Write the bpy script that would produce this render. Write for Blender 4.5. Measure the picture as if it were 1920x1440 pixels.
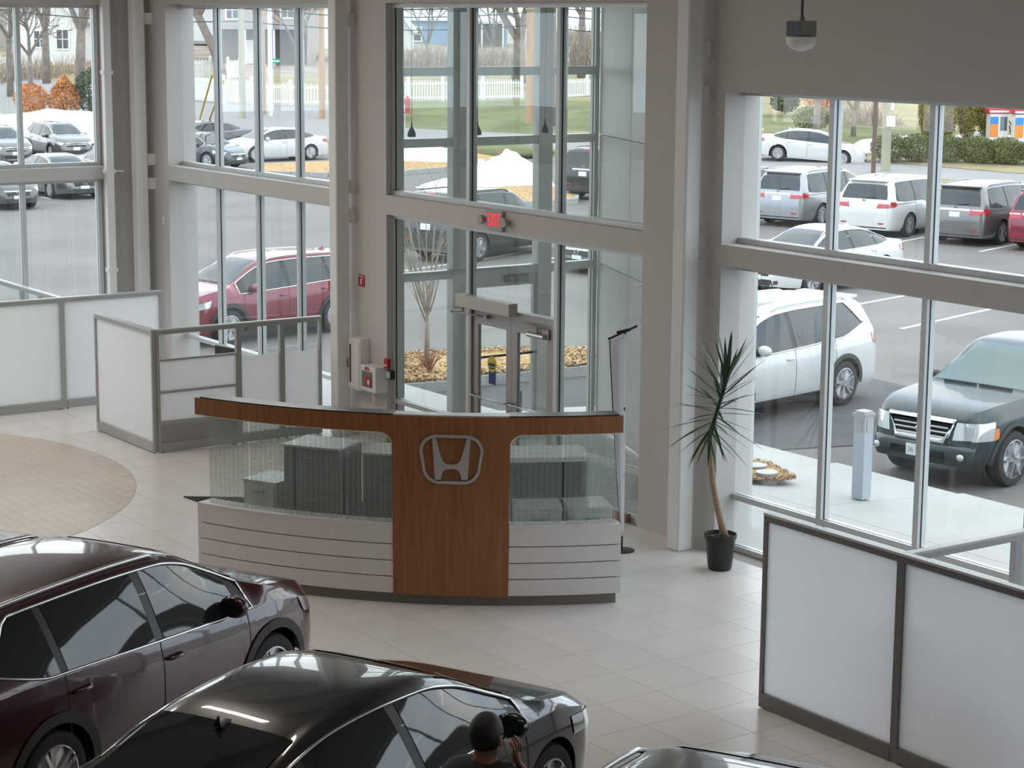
import bpy, bmesh, math, random
import numpy as np
from mathutils import Vector, Matrix
for o in list(bpy.data.objects):
    bpy.data.objects.remove(o)
SC = bpy.context.scene
COL = SC.collection
R = math.radians

# ------------------------------------------------------------------ camera
EYE = 5.555
F_PX, PITCH, ROLL, YAW = 3831.58, 0.175794, 0.0073654, 0.6045286
_F = Vector((-math.cos(YAW)*math.cos(PITCH), math.sin(YAW)*math.cos(PITCH), -math.sin(PITCH)))
_R = _F.cross(Vector((0, 0, 1))).normalized()
_U = _R.cross(_F)
_R2 = _R*math.cos(ROLL) + _U*math.sin(ROLL)
_U2 = -_R*math.sin(ROLL) + _U*math.cos(ROLL)
cd = bpy.data.cameras.new('camera')
cd.sensor_width = 36.0
cd.lens = F_PX/1920*36.0
cd.clip_start, cd.clip_end = 0.1, 1000
cam = bpy.data.objects.new('camera', cd)
COL.objects.link(cam)
m4 = Matrix((_R2, _U2, -_F)).transposed().to_4x4()
m4.translation = (0, 0, EYE)
cam.matrix_world = m4
SC.camera = cam

# ------------------------------------------------------------------ world, light, exposure
SC.view_settings.view_transform = 'Standard'
SC.view_settings.look = 'None'
SC.view_settings.exposure = 0.12
SC.view_settings.gamma = 1.0
SC.view_settings.use_curve_mapping = False
SC.cycles.transparent_max_bounces = 24
SC.cycles.sample_clamp_indirect = 6.0
SC.cycles.caustics_reflective = False
SC.cycles.caustics_refractive = False
SKY = 2.9
w = bpy.data.worlds.new('sky'); SC.world = w; w.use_nodes = True
nt = w.node_tree; nt.nodes.clear()
wo = nt.nodes.new('ShaderNodeOutputWorld'); bg = nt.nodes.new('ShaderNodeBackground')
tc = nt.nodes.new('ShaderNodeTexCoord'); mp = nt.nodes.new('ShaderNodeMapping')
mp.inputs['Scale'].default_value = (1.0, 1.0, 2.6)
nz = nt.nodes.new('ShaderNodeTexNoise'); nz.inputs['Scale'].default_value = 1.9
nz.inputs['Detail'].default_value = 6; nz.inputs['Roughness'].default_value = 0.55
cr = nt.nodes.new('ShaderNodeValToRGB')
cr.color_ramp.elements[0].position = 0.38; cr.color_ramp.elements[0].color = (0.60, 0.77, 1.0, 1)
cr.color_ramp.elements[1].position = 0.60; cr.color_ramp.elements[1].color = (1.0, 0.985, 0.955, 1)
bg.inputs['Strength'].default_value = SKY
nt.links.new(tc.outputs['Generated'], mp.inputs['Vector']); nt.links.new(mp.outputs['Vector'], nz.inputs['Vector'])
nt.links.new(nz.outputs['Fac'], cr.inputs['Fac']); nt.links.new(cr.outputs['Color'], bg.inputs['Color'])
nt.links.new(bg.outputs['Background'], wo.inputs['Surface'])

def area_light(name, loc, size, power, color):
    l = bpy.data.lights.new(name, 'AREA'); l.shape = 'RECTANGLE'; l.size, l.size_y = size; l.energy = power; l.color = color
    o = bpy.data.objects.new(name, l); COL.objects.link(o); o.location = loc
    return o
# the rows of ceiling luminaires over the show floor (their housings are built with the ceiling)
CEIL = 8.2
LUM = [(x, y) for x in (-25, -19, -13, -7) for y in (3.0, 8.0)]
for (x, y) in LUM:
    area_light('ceiling_lamp_light', (x, y, CEIL-0.55), (2.4, 0.25), {-25: 105, -19: 42, -13: 22, -7: 20}[x], (1.0, 0.90, 0.80))

# ------------------------------------------------------------------ materials
MATS = {}
def mat(name, col=(0.8, 0.8, 0.8), rough=0.5, metal=0.0, spec=0.5, coat=0.0, noise=None, bump=None, emit=None, alpha=None, transl=0.0):
    """noise=(scale, amount[, stretch xyz]) varies the base colour, bump=(scale, strength)"""
    if name in MATS: return MATS[name]
    m = bpy.data.materials.new(name); m.use_nodes = True
    t = m.node_tree; b = t.nodes['Principled BSDF']
    b.inputs['Base Color'].default_value = (*col, 1); b.inputs['Roughness'].default_value = rough
    b.inputs['Metallic'].default_value = metal; b.inputs['Specular IOR Level'].default_value = spec
    b.inputs['Coat Weight'].default_value = coat; b.inputs['Coat Roughness'].default_value = 0.03
    m.diffuse_color = (*col, 1)
    if noise or bump:
        tc = t.nodes.new('ShaderNodeTexCoord'); mpn = t.nodes.new('ShaderNodeMapping')
        t.links.new(tc.outputs['Object'], mpn.inputs['Vector'])
        if noise and len(noise) > 2: mpn.inputs['Scale'].default_value = noise[2]
    if noise:
        n = t.nodes.new('ShaderNodeTexNoise'); n.inputs['Scale'].default_value = noise[0]; n.inputs['Detail'].default_value = 5
        t.links.new(mpn.outputs['Vector'], n.inputs['Vector'])
        c = t.nodes.new('ShaderNodeValToRGB'); a = noise[1]
        c.color_ramp.elements[0].position = 0.3; c.color_ramp.elements[1].position = 0.7
        c.color_ramp.elements[0].color = (*[max(0, v*(1-a)) for v in col], 1)
        c.color_ramp.elements[1].color = (*[min(1, v*(1+a)) for v in col], 1)
        t.links.new(n.outputs['Fac'], c.inputs['Fac']); t.links.new(c.outputs['Color'], b.inputs['Base Color'])
    if bump:
        n2 = t.nodes.new('ShaderNodeTexNoise'); n2.inputs['Scale'].default_value = bump[0]; n2.inputs['Detail'].default_value = 4
        t.links.new(mpn.outputs['Vector'], n2.inputs['Vector'])
        bp = t.nodes.new('ShaderNodeBump'); bp.inputs['Strength'].default_value = bump[1]; bp.inputs['Distance'].default_value = 0.02
        t.links.new(n2.outputs['Fac'], bp.inputs['Height']); t.links.new(bp.outputs['Normal'], b.inputs['Normal'])
    if emit:
        b.inputs['Emission Color'].default_value = (*emit[:3], 1); b.inputs['Emission Strength'].default_value = emit[3]
    MATS[name] = m
    return m

def schlick(t, f0=0.04):
    """angle-dependent reflectance, the same from both sides of a thin pane"""
    lw = t.nodes.new('ShaderNodeLayerWeight'); lw.inputs['Blend'].default_value = 0.5
    pw = t.nodes.new('ShaderNodeMath'); pw.operation = 'POWER'; pw.inputs[1].default_value = 5.0
    ma = t.nodes.new('ShaderNodeMath'); ma.operation = 'MULTIPLY_ADD'; ma.inputs[1].default_value = 1-f0; ma.inputs[2].default_value = f0
    t.links.new(lw.outputs['Facing'], pw.inputs[0]); t.links.new(pw.outputs[0], ma.inputs[0])
    return ma
def glass_mat(name, tint=(0.93, 0.97, 0.95), haze=0.0, hazecol=(0.7, 0.75, 0.74), ior=1.5, rough=0.0):
    """window glass: see-through, Fresnel reflection, an optional milky share"""
    m = bpy.data.materials.new(name); m.use_nodes = True; t = m.node_tree; t.nodes.clear()
    out = t.nodes.new('ShaderNodeOutputMaterial'); tr = t.nodes.new('ShaderNodeBsdfTransparent'); gl = t.nodes.new('ShaderNodeBsdfGlossy')
    tr.inputs['Color'].default_value = (*tint, 1); gl.inputs['Roughness'].default_value = rough
    fr = schlick(t)
    mx = t.nodes.new('ShaderNodeMixShader')
    t.links.new(fr.outputs[0], mx.inputs['Fac']); t.links.new(tr.outputs[0], mx.inputs[1]); t.links.new(gl.outputs[0], mx.inputs[2])
    last = mx
    if haze:
        df = t.nodes.new('ShaderNodeBsdfDiffuse'); df.inputs['Color'].default_value = (*hazecol, 1)
        m2 = t.nodes.new('ShaderNodeMixShader'); m2.inputs['Fac'].default_value = haze
        t.links.new(mx.outputs[0], m2.inputs[1]); t.links.new(df.outputs[0], m2.inputs[2]); last = m2
    t.links.new(last.outputs[0], out.inputs['Surface'])
    MATS[name] = m
    return m

def frosted_mat(name, col):
    m = bpy.data.materials.new(name); m.use_nodes = True; t = m.node_tree; t.nodes.clear()
    out = t.nodes.new('ShaderNodeOutputMaterial'); df = t.nodes.new('ShaderNodeBsdfDiffuse'); tl = t.nodes.new('ShaderNodeBsdfTranslucent')
    gl = t.nodes.new('ShaderNodeBsdfGlossy'); gl.inputs['Roughness'].default_value = 0.35
    df.inputs['Color'].default_value = (*col, 1); tl.inputs['Color'].default_value = (*col, 1)
    mx = t.nodes.new('ShaderNodeMixShader'); mx.inputs['Fac'].default_value = 0.55
    t.links.new(df.outputs[0], mx.inputs[1]); t.links.new(tl.outputs[0], mx.inputs[2])
    m2 = t.nodes.new('ShaderNodeMixShader'); m2.inputs['Fac'].default_value = 0.05
    t.links.new(mx.outputs[0], m2.inputs[1]); t.links.new(gl.outputs[0], m2.inputs[2])
    t.links.new(m2.outputs[0], out.inputs['Surface'])
    MATS[name] = m
    return m

def printed_glass_mat(name):
    """reception glass with a fine printed pattern: vertical bars, each ticked by short horizontal dashes"""
    m = bpy.data.materials.new(name); m.use_nodes = True; t = m.node_tree; t.nodes.clear()
    N = t.nodes.new; L = t.links.new
    out = N('ShaderNodeOutputMaterial'); tr = N('ShaderNodeBsdfTransparent'); tr.inputs['Color'].default_value = (0.88, 0.95, 0.92, 1)
    gl = N('ShaderNodeBsdfGlossy'); gl.inputs['Roughness'].default_value = 0.02
    fr = schlick(t)
    mx = N('ShaderNodeMixShader'); L(fr.outputs[0], mx.inputs[0]); L(tr.outputs[0], mx.inputs[1]); L(gl.outputs[0], mx.inputs[2])
    df = N('ShaderNodeBsdfDiffuse'); df.inputs['Color'].default_value = (0.46, 0.53, 0.505, 1)
    uv = N('ShaderNodeUVMap'); sp = N('ShaderNodeSeparateXYZ'); L(uv.outputs[0], sp.inputs[0])
    def tri(sock, mul, thr):
        a = N('ShaderNodeMath'); a.operation = 'MULTIPLY'; a.inputs[1].default_value = mul; L(sock, a.inputs[0])
        b = N('ShaderNodeMath'); b.operation = 'FRACT'; L(a.outputs[0], b.inputs[0])
        c = N('ShaderNodeMath'); c.operation = 'LESS_THAN'; c.inputs[1].default_value = thr; L(b.outputs[0], c.inputs[0])
        return c
    vb = tri(sp.outputs[0], 18.0, 0.80); hb = tri(sp.outputs[1], 62.0, 0.55)
    mu = N('ShaderNodeMath'); mu.operation = 'MULTIPLY'; L(vb.outputs[0], mu.inputs[0]); L(hb.outputs[0], mu.inputs[1])
    m3 = N('ShaderNodeMath'); m3.operation = 'MULTIPLY_ADD'; m3.inputs[1].default_value = 0.30; m3.inputs[2].default_value = 0.22; L(mu.outputs[0], m3.inputs[0])
    m2 = N('ShaderNodeMixShader'); L(m3.outputs[0], m2.inputs[0]); L(mx.outputs[0], m2.inputs[1]); L(df.outputs[0], m2.inputs[2])
    L(m2.outputs[0], out.inputs['Surface'])
    MATS[name] = m
    return m

def wood_mat(name, c1, c2, scale=(14, 14, 0.6), rough=0.35):
    m = bpy.data.materials.new(name); m.use_nodes = True; t = m.node_tree; b = t.nodes['Principled BSDF']
    tc = t.nodes.new('ShaderNodeTexCoord'); mpn = t.nodes.new('ShaderNodeMapping'); mpn.inputs['Scale'].default_value = scale
    n = t.nodes.new('ShaderNodeTexNoise'); n.inputs['Scale'].default_value = 3.0; n.inputs['Detail'].default_value = 8; n.inputs['Distortion'].default_value = 0.6
    c = t.nodes.new('ShaderNodeValToRGB'); c.color_ramp.elements[0].position = 0.25; c.color_ramp.elements[1].position = 0.75
    c.color_ramp.elements[0].color = (*c1, 1); c.color_ramp.elements[1].color = (*c2, 1)
    t.links.new(tc.outputs['Object'], mpn.inputs['Vector']); t.links.new(mpn.outputs['Vector'], n.inputs['Vector'])
    t.links.new(n.outputs['Fac'], c.inputs['Fac']); t.links.new(c.outputs['Color'], b.inputs['Base Color'])
    b.inputs['Roughness'].default_value = rough
    MATS[name] = m
    return m

def paint(name, col, metal=0.35, rough=0.32):
    return mat('paint_'+name, col, rough=rough, metal=metal, coat=1.0)

# ------------------------------------------------------------------ mesh helpers
class MB:
    def __init__(s): s.v = []; s.f = []; s.uv = None
    def add(s, vs, fs):
        n = len(s.v); s.v += [tuple(p) for p in vs]; s.f += [tuple(i+n for i in f) for f in fs]; return s
    def box(s, x0, x1, y0, y1, z0, z1):
        if x1 < x0: x0, x1 = x1, x0
        if y1 < y0: y0, y1 = y1, y0
        return s.add([(x0,y0,z0),(x1,y0,z0),(x1,y1,z0),(x0,y1,z0),(x0,y0,z1),(x1,y0,z1),(x1,y1,z1),(x0,y1,z1)],
                     [(0,3,2,1),(4,5,6,7),(0,1,5,4),(1,2,6,5),(2,3,7,6),(3,0,4,7)])
    def obox(s, c, d, ax=None, rz=0.0):
        """box of size d about c, turned by rz or by a 3x3 matrix ax"""
        M = ax if ax is not None else Matrix.Rotation(rz, 3, 'Z')
        h = [v/2 for v in d]; c = Vector(c)
        P = [c + M @ Vector((a*h[0], b*h[1], e*h[2])) for e in (-1, 1) for a, b in ((-1,-1),(1,-1),(1,1),(-1,1))]
        return s.add(P, [(0,3,2,1),(4,5,6,7),(0,1,5,4),(1,2,6,5),(2,3,7,6),(3,0,4,7)])
    def bar(s, p0, p1, wd, th=None):
        p0, p1 = Vector(p0), Vector(p1); d = p1-p0; L = d.length; d.normalize()
        up = Vector((0,0,1)) if abs(d.z) < 0.9 else Vector((0,1,0))
        a = d.cross(up).normalized(); b = a.cross(d)
        return s.obox((p0+p1)/2, (L, wd, th or wd), ax=Matrix((d, a, b)).transposed())
    def tube(s, pts, r, n=8, cap=True, closed=False):
        pts = [Vector(p) for p in pts]; rs = r if isinstance(r, (list, tuple)) else [r]*len(pts)
        N = len(pts); base = len(s.v); ref = None
        for i, p in enumerate(pts):
            a = pts[(i-1) % N] if (closed or i > 0) else p; b = pts[(i+1) % N] if (closed or i < N-1) else p
            t = (b-a).normalized()
            if ref is None:
                ref = Vector((0,0,1)) if abs(t.z) < 0.9 else Vector((1,0,0))
            u = t.cross(ref)
            if u.length < 1e-6: u = t.orthogonal()
            u.normalize(); w_ = u.cross(t).normalized(); ref = w_
            for k in range(n):
                q = 2*math.pi*k/n; s.v.append(tuple(p + (u*math.cos(q) + w_*math.sin(q))*rs[i]))
        for i in range(N if closed else N-1):
            for k in range(n):
                a = base+i*n+k; b = base+i*n+(k+1) % n; c = base+((i+1) % N)*n+(k+1) % n; d = base+((i+1) % N)*n+k
                s.f.append((a, b, c, d))
        if cap and not closed:
            s.f.append(tuple(base+k for k in reversed(range(n)))); s.f.append(tuple(base+(N-1)*n+k for k in range(n)))
        return s
    def cyl(s, p0, p1, r, n=16, r2=None): return s.tube([p0, p1], [r, r if r2 is None else r2], n)
    def lathe(s, prof, n=24, c=(0,0,0), axis='z'):
        """prof: (radius, height) pairs"""
        base = len(s.v)
        for (r, h) in prof:
            for k in range(n):
                q = 2*math.pi*k/n; a, b = r*math.cos(q), r*math.sin(q)
                p = (a, b, h) if axis == 'z' else ((a, h, b) if axis == 'y' else (h, a, b))
                s.v.append((c[0]+p[0], c[1]+p[1], c[2]+p[2]))
        for i in range(len(prof)-1):
            for k in range(n):
                s.f.append((base+i*n+k, base+i*n+(k+1) % n, base+(i+1)*n+(k+1) % n, base+(i+1)*n+k))
        if prof[0][0] > 1e-6: s.f.append(tuple(base+k for k in reversed(range(n))))
        if prof[-1][0] > 1e-6: s.f.append(tuple(base+(len(prof)-1)*n+k for k in range(n)))
        return s
    def prism(s, poly, z0, z1):
        n = len(poly); base = len(s.v)
        s.v += [(p[0], p[1], z0) for p in poly] + [(p[0], p[1], z1) for p in poly]
        s.f.append(tuple(base+i for i in reversed(range(n)))); s.f.append(tuple(base+n+i for i in range(n)))
        for i in range(n): s.f.append((base+i, base+(i+1) % n, base+n+(i+1) % n, base+n+i))
        return s
    def ell(s, c, r, n=16, m=10):
        prof = [(math.sin(math.pi*i/m), -math.cos(math.pi*i/m)) for i in range(m+1)]
        b = len(s.v); s.lathe([(max(a, 1e-7), h) for a, h in prof], n)
        for i in range(b, len(s.v)):
            p = s.v[i]; s.v[i] = (c[0]+p[0]*r[0], c[1]+p[1]*r[1], c[2]+p[2]*r[2])
        return s
    def grid(s, P, flip=False):
        """P[i][j] points"""
        base = len(s.v); a, b = len(P), len(P[0])
        for row in P: s.v += [tuple(q) for q in row]
        for i in range(a-1):
            for j in range(b-1):
                q = (base+i*b+j, base+(i+1)*b+j, base+(i+1)*b+j+1, base+i*b+j+1)
                s.f.append(q[::-1] if flip else q)
        return s
    def xf(s, M, start=0):
        for i in range(start, len(s.v)): s.v[i] = tuple(M @ Vector(s.v[i]))
        return s
    def mesh(s, name, smooth=False):
        me = bpy.data.meshes.new(name); me.from_pydata(s.v, [], s.f); me.update()
        if smooth:
            me.polygons.foreach_set('use_smooth', [True]*len(me.polygons))
            if smooth == 'auto': me.set_sharp_from_angle(angle=R(38))
        return me
    def build(s, name, m, parent=None, smooth=False, loc=None, rz=0.0, bevel=0.0):
        me = s.mesh(name, smooth)
        if m is not None: me.materials.append(m if not isinstance(m, str) else MATS[m])
        o = bpy.data.objects.new(name, me); COL.objects.link(o)
        if parent is not None: o.parent = parent
        if loc is not None: o.location = loc
        if rz: o.rotation_euler.z = rz
        if bevel:
            b = o.modifiers.new('bevel', 'BEVEL'); b.width = bevel; b.segments = 2; b.limit_method = 'ANGLE'
        return o

def link_mesh(name, me, parent=None, loc=(0,0,0), rot=(0,0,0), m=None):
    o = bpy.data.objects.new(name, me); COL.objects.link(o)
    if parent is not None: o.parent = parent
    o.location = loc; o.rotation_euler = rot
    if m is not None and len(o.material_slots):
        o.material_slots[0].link = 'OBJECT'; o.material_slots[0].material = m
    return o
def empty(name, loc=(0,0,0), rz=0.0, parent=None):
    o = bpy.data.objects.new(name, None); COL.objects.link(o); o.location = loc; o.rotation_euler.z = rz
    o.empty_display_size = 0.2
    if parent is not None: o.parent = parent
    return o
def tag(o, label=None, cat=None, group=None, kind=None):
    if label: o['label'] = label
    if cat: o['category'] = cat
    if group: o['group'] = group
    if kind: o['kind'] = kind
    return o
def copy_tree(o, parent=None):
    c = o.copy(); COL.objects.link(c); c.parent = parent
    for ch in o.children: copy_tree(ch, c)
    return c
def curve(pts):
    """smooth interpolation through (x, y) pairs without overshoot"""
    X = np.array([p[0] for p in pts], float); Y = np.array([p[1] for p in pts], float)
    d = np.diff(Y)/np.diff(X); n = len(X); m = np.zeros(n)
    m[0], m[-1] = d[0], d[-1]
    for i in range(1, n-1):
        if d[i-1]*d[i] > 0:
            w1, w2 = 2*(X[i+1]-X[i])+(X[i]-X[i-1]), (X[i+1]-X[i])+2*(X[i]-X[i-1])
            m[i] = (w1+w2)/(w1/d[i-1]+w2/d[i])
    def f(x):
        x = np.clip(np.asarray(x, float), X[0], X[-1]); i = np.clip(np.searchsorted(X, x, side='right')-1, 0, n-2)
        h = X[i+1]-X[i]; t = (x-X[i])/h
        return (2*t**3-3*t**2+1)*Y[i] + (t**3-2*t**2+t)*h*m[i] + (-2*t**3+3*t**2)*Y[i+1] + (t**3-t**2)*h*m[i+1]
    return f

# shared materials
mat('drywall', (0.60, 0.572, 0.548), 0.75, noise=(2.0, 0.015))
mat('steel_white', (0.80, 0.80, 0.78), 0.45)
mat('aluminium', (0.60, 0.615, 0.61), 0.38, metal=0.35)
mat('alu_dark', (0.36, 0.345, 0.335), 0.42, metal=0.35)
mat('alu_exterior', (0.66, 0.69, 0.69), 0.4, metal=0.2)
mat('gasket', (0.012, 0.012, 0.014), 0.6)
mat('black_plastic', (0.018, 0.018, 0.018), 0.45)
mat('rubber', (0.02, 0.02, 0.021), 0.8)
mat('chrome', (0.75, 0.76, 0.78), 0.12, metal=1.0)
mat('satin_metal', (0.62, 0.62, 0.62), 0.3, metal=0.9)
mat('white_plastic', (0.80, 0.79, 0.77), 0.4)
mat('red_plastic', (0.45, 0.012, 0.022), 0.4)
mat('plate_white', (0.75, 0.80, 0.80), 0.5)
glass_mat('pane', (0.965, 0.985, 0.975))
frosted_mat('frosted', (0.965, 0.972, 0.985))
# ------------------------------------------------------------------ the room shell
def struct(o): o['kind'] = 'structure'; return o
WF, WB = 13.78, 14.26                  # inner and outer face of the front wall
LX = -30.3                             # inner face of the left wall
mat('grout', (0.40, 0.385, 0.37), 0.8)
mat('floor_tile', (0.80, 0.765, 0.74), 0.28, noise=(1.3, 0.03), spec=0.4)
mat('floor_plank', (0.66, 0.55, 0.45), 0.34, noise=(0.9, 0.10), spec=0.4)
floor = struct(MB().box(LX-0.3, 8, -8, WB, -0.30, -0.004).build('floor', 'grout'))
floor['label'] = 'pale square tiled showroom floor with a round tan plank inlay'
TS, TX0, TY0 = 0.61, -15.32, 12.852
CC, CR_ = (-24.106, 6.007), 4.31       # the round inlay
def in_view(x, y, z=0.0, pad=0.02):
    d = Vector((x, y, z-EYE)); k = d.dot(_F)
    if k < 1: return False
    u, v = d.dot(_R2)/k*F_PX, d.dot(_U2)/k*F_PX
    return abs(u) < 960*(1+pad)+0.35*F_PX/k and abs(v) < 720*(1+pad)+0.2*F_PX/k
tile_me = MB().box(-0.3025, 0.3025, -0.3025, 0.3025, -0.010, 0).mesh('tile'); tile_me.materials.append(MATS['floor_tile'])
rest = MB(); seen = []
for i in range(-26, 38):
    for j in range(-34, 3):
        x0, y0 = TX0+i*TS, TY0+(j-1)*TS
        x1, y1 = x0+TS, y0+TS
        if x0 < LX-0.01 or y0 > WF-0.12: continue
        y1 = min(y1, WF)
        cs = [math.hypot(x-CC[0], y-CC[1]) for x in (x0, x1) for y in (y0, y1)]
        if max(cs) < CR_: continue
        whole = min(cs) > CR_ and y1-y0 > TS-0.01
        g = 0.0025
        if whole and in_view((x0+x1)/2, (y0+y1)/2) and len(seen) < 300:
            seen.append((x0+TS/2, y0+TS/2))
        else:
            poly = [(x0+g, y0+g), (x1-g, y0+g), (x1-g, y1-g), (x0+g, y1-g)]
            if not min(cs) > CR_:      # cut by the circle
                pts = []
                n = 14
                for e in range(4):
                    a, b = poly[e], poly[(e+1) % 4]
                    for k in range(n):
                        q = (a[0]+(b[0]-a[0])*k/n, a[1]+(b[1]-a[1])*k/n)
                        r = math.hypot(q[0]-CC[0], q[1]-CC[1])
                        if r < CR_+0.004:
                            q = (CC[0]+(q[0]-CC[0])*(CR_+0.004)/max(r, .01), CC[1]+(q[1]-CC[1])*(CR_+0.004)/max(r, .01))
                        if x0-0.01 <= q[0] <= x1+0.01 and y0-0.01 <= q[1] <= y1+0.01: pts.append(q)
                poly = []
                for q in pts:
                    if not poly or math.hypot(q[0]-poly[-1][0], q[1]-poly[-1][1]) > 0.004: poly.append(q)
                if len(poly) < 3: continue
            rest.prism(poly, -0.010, 0)
for (x, y) in seen: link_mesh('tile', tile_me, floor, (x, y, 0))
tag(rest.build('tile_field', 'floor_tile', floor), kind='stuff')
# the round inlay: planks 0.15 wide laid in thirds along the wall direction
PW, PL = 0.148, 0.6
MB().lathe([(CR_, -0.0035), (CR_, -0.0025)], 128, (CC[0], CC[1], 0)).build('inlay_base', 'floor_plank', floor)
prest = MB(); pn = 0
for r in range(-30, 31):
    y0 = CC[1]+r*PW; y1 = y0+PW
    for k in range(-9, 9):
        x0 = CC[0]+k*PL+(r*0.37 % 1)*PL; x1 = x0+PL
        g = 0.0016
        poly = []
        def inside(x, y): return math.hypot(x-CC[0], y-CC[1]) <= CR_-0.002
        xs = []
        for y in (y0+g, y1-g):
            hh = (CR_-0.003)**2-(y-CC[1])**2
            if hh <= 0: xs = None; break
            hw = math.sqrt(hh); a, b = max(x0+g, CC[0]-hw), min(x1-g, CC[0]+hw)
            xs.append((a, b, y))
        if not xs or any(b-a < 0.01 for a, b, _ in xs): continue
        poly = [(xs[0][0], xs[0][2]), (xs[0][1], xs[0][2]), (xs[1][1], xs[1][2]), (xs[1][0], xs[1][2])]
        mbp = MB().prism(poly, -0.010, 0)
        if pn < 290 and in_view((x0+x1)/2, (y0+y1)/2, pad=-0.02) and (y0 > 6.9):
            mbp.build('plank', 'floor_plank', floor); pn += 1
        else:
            prest.add(mbp.v, mbp.f)
tag(prest.build('plank_field', 'floor_plank', floor), kind='stuff')

# openings of the front wall: x0, x1, [(z0, z1), ...]
OPEN = [(-29.45, -24.15, [(0, 3.06), (3.29, 5.77)]), (-22.86, -17.46, [(0, 3.06), (3.31, 5.77)]),
        (-16.145, -8.0, [(0, 3.07), (3.29, 4.86)]), (-6.6, 0.4, [(0, 3.07), (3.29, 4.86)]), (1.6, 7.4, [(0, 3.07), (3.29, 4.86)])]
wr = MB(); xa = LX-0.4
for (x0, x1, zs) in OPEN:
    if x0 < -20 and x0 > -25: wr.box(xa, -23.2, WF, WB, 0, CEIL); wr.box(-23.2, x0, WF, 13.99, 0, CEIL)
    else: wr.box(xa, x0, WF, WB, 0, CEIL)
    xa = x1
    prev = None
    for (a, b) in zs:
        if prev is not None: wr.box(x0, x1, WF, WB-0.02, prev, a)
        prev = b
    wr.box(x0, x1, WF, WB, prev, CEIL)
wr.box(xa, 8.2, WF, WB, 0, CEIL)
struct(wr.build('wall_front', 'drywall'))['label'] = 'off-white drywall between and above the tall showroom windows'
wl = MB()
LOPEN = [(5.4, 13.12), (-4.5, 4.2)]
ya = WF
for (y0, y1) in LOPEN:
    wl.box(LX-0.42, LX, y1, ya, 0, CEIL); ya = y0
    wl.box(LX-0.42, LX, y0, y1, 3.05, 3.25); wl.box(LX-0.42, LX, y0, y1, 5.75, CEIL)
wl.box(LX-0.42, LX, -8, ya, 0, CEIL)
struct(wl.build('wall_left', 'drywall'))
mat('wall_grey', (0.14, 0.135, 0.13), 0.8)
struct(MB().box(8, 8.2, -8, WB, 0, CEIL).build('wall_right', 'wall_grey'))
struct(MB().box(LX-0.4, 8.2, -8.2, -8, 0, CEIL).build('wall_back', 'wall_grey'))
mat('ceiling_paint', (0.36, 0.35, 0.34), 0.8)
ceil = struct(MB().box(LX-0.4, 8.2, -8.2, WB, CEIL, CEIL+0.2).build('ceiling', 'ceiling_paint'))
jo = [MB().box(x-0.08, x+0.08, -8, WF, CEIL-0.42, CEIL).build('joist', 'ceiling_paint', ceil) for x in range(-28, 8, 3)]
mat('lamp_glow', (1, 0.95, 0.88), emit=(1.0, 0.86, 0.70, 6.0))
for (x, y) in LUM:
    t = MB().box(-1.25, 1.25, -0.15, 0.15, -0.52, -0.44).build('luminaire', 'aluminium', ceil, loc=(x, y, CEIL))
    MB().box(-1.2, 1.2, -0.12, 0.12, -0.535, -0.52).build('diffuser', 'lamp_glow', t)
    for sx in (-1, 1): MB().cyl((sx*1.0, 0, -0.44), (sx*1.0, 0, 0), 0.008, 6).build('rod', 'aluminium', t)
# baseboards: pale tile skirting
mat('skirting', (0.60, 0.565, 0.53), 0.45)
for n, (x0, x1) in enumerate(((-17.46, -16.145), (-24.15, -22.86), (-30.3, -29.45))):
    struct(MB().box(x0, x1, WF-0.012, WF, 0, 0.10).build('baseboard_%d' % (n+1), 'skirting'))
mat('wood_sill', (0.33, 0.21, 0.12), 0.5)
struct(MB().box(-22.80, -17.70, WF+0.02, 13.87, 0, 0.09).build('trim_1', 'wood_sill'))

# ------------------------------------------------------------------ glazing
def glazing(n, loc, rz, W, mull, zspans, rails=(), depth=0.0, m_in='aluminium', m_out='alu_exterior', skip=()):
    """storefront frame; local x along the wall, y outward. zspans: (z0, z1) storeys; mull: local x of inner mullions"""
    t = struct(empty('window_%d' % n, loc, rz))
    w = 0.034
    for (z0, z1) in zspans:
        for mi, x in enumerate([0.035]+list(mull)+[W-0.035]):
            if (mi, z0) in skip: continue
            MB().box(x-w, x+w, 0, 0.036, z0, z1).build('mullion', m_in, t)
            MB().box(x-w+0.004, x+w-0.004, 0.036, 0.058, z0, z1).build('gasket', 'gasket', t)
            MB().box(x-w, x+w, 0.058, 0.115, z0, z1).build('outer_cap', m_out, t)
        hs = [(z0, z0+0.06), (z1-0.055, z1)]+[(r-0.03, r+0.03) for r in rails if z0 < r < z1]
        for (a, b) in hs:
            MB().box(0.07, W-0.07, 0.002, 0.036, a, b).build('rail', m_in, t)
            MB().box(0.07, W-0.07, 0.036, 0.058, a+0.005, b-0.005 if b < z1-0.01 else b).build('gasket', 'gasket', t)
            MB().box(0.07, W-0.07, 0.058, 0.112, a, b).build('outer_cap', m_out, t)
        xs = [0.035]+list(mull)+[W-0.035]
        hz = [z0+0.06]+[r for r in rails if z0 < r < z1]+[z1-0.055]
        for i in range(len(xs)-1):
            for j in range(len(hz)-1):
                if ('pane', i, z0) in skip: continue
                MB().box(xs[i]+w, xs[i+1]-w, 0.044, 0.050, hz[j]-(0.0 if j == 0 else -0.03), hz[j+1]-(0.0 if j == len(hz)-2 else 0.03)).build('pane', 'pane', t)
    return t
mu = lambda x0, xs: [x-x0 for x in xs]
glazing(1, (-29.64, 14.0, 0), 0, 5.5, mu(-29.64, (-28.22, -26.92, -25.68)), [(0, 3.06), (3.29, 5.765)], rails=(0.585,))
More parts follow.
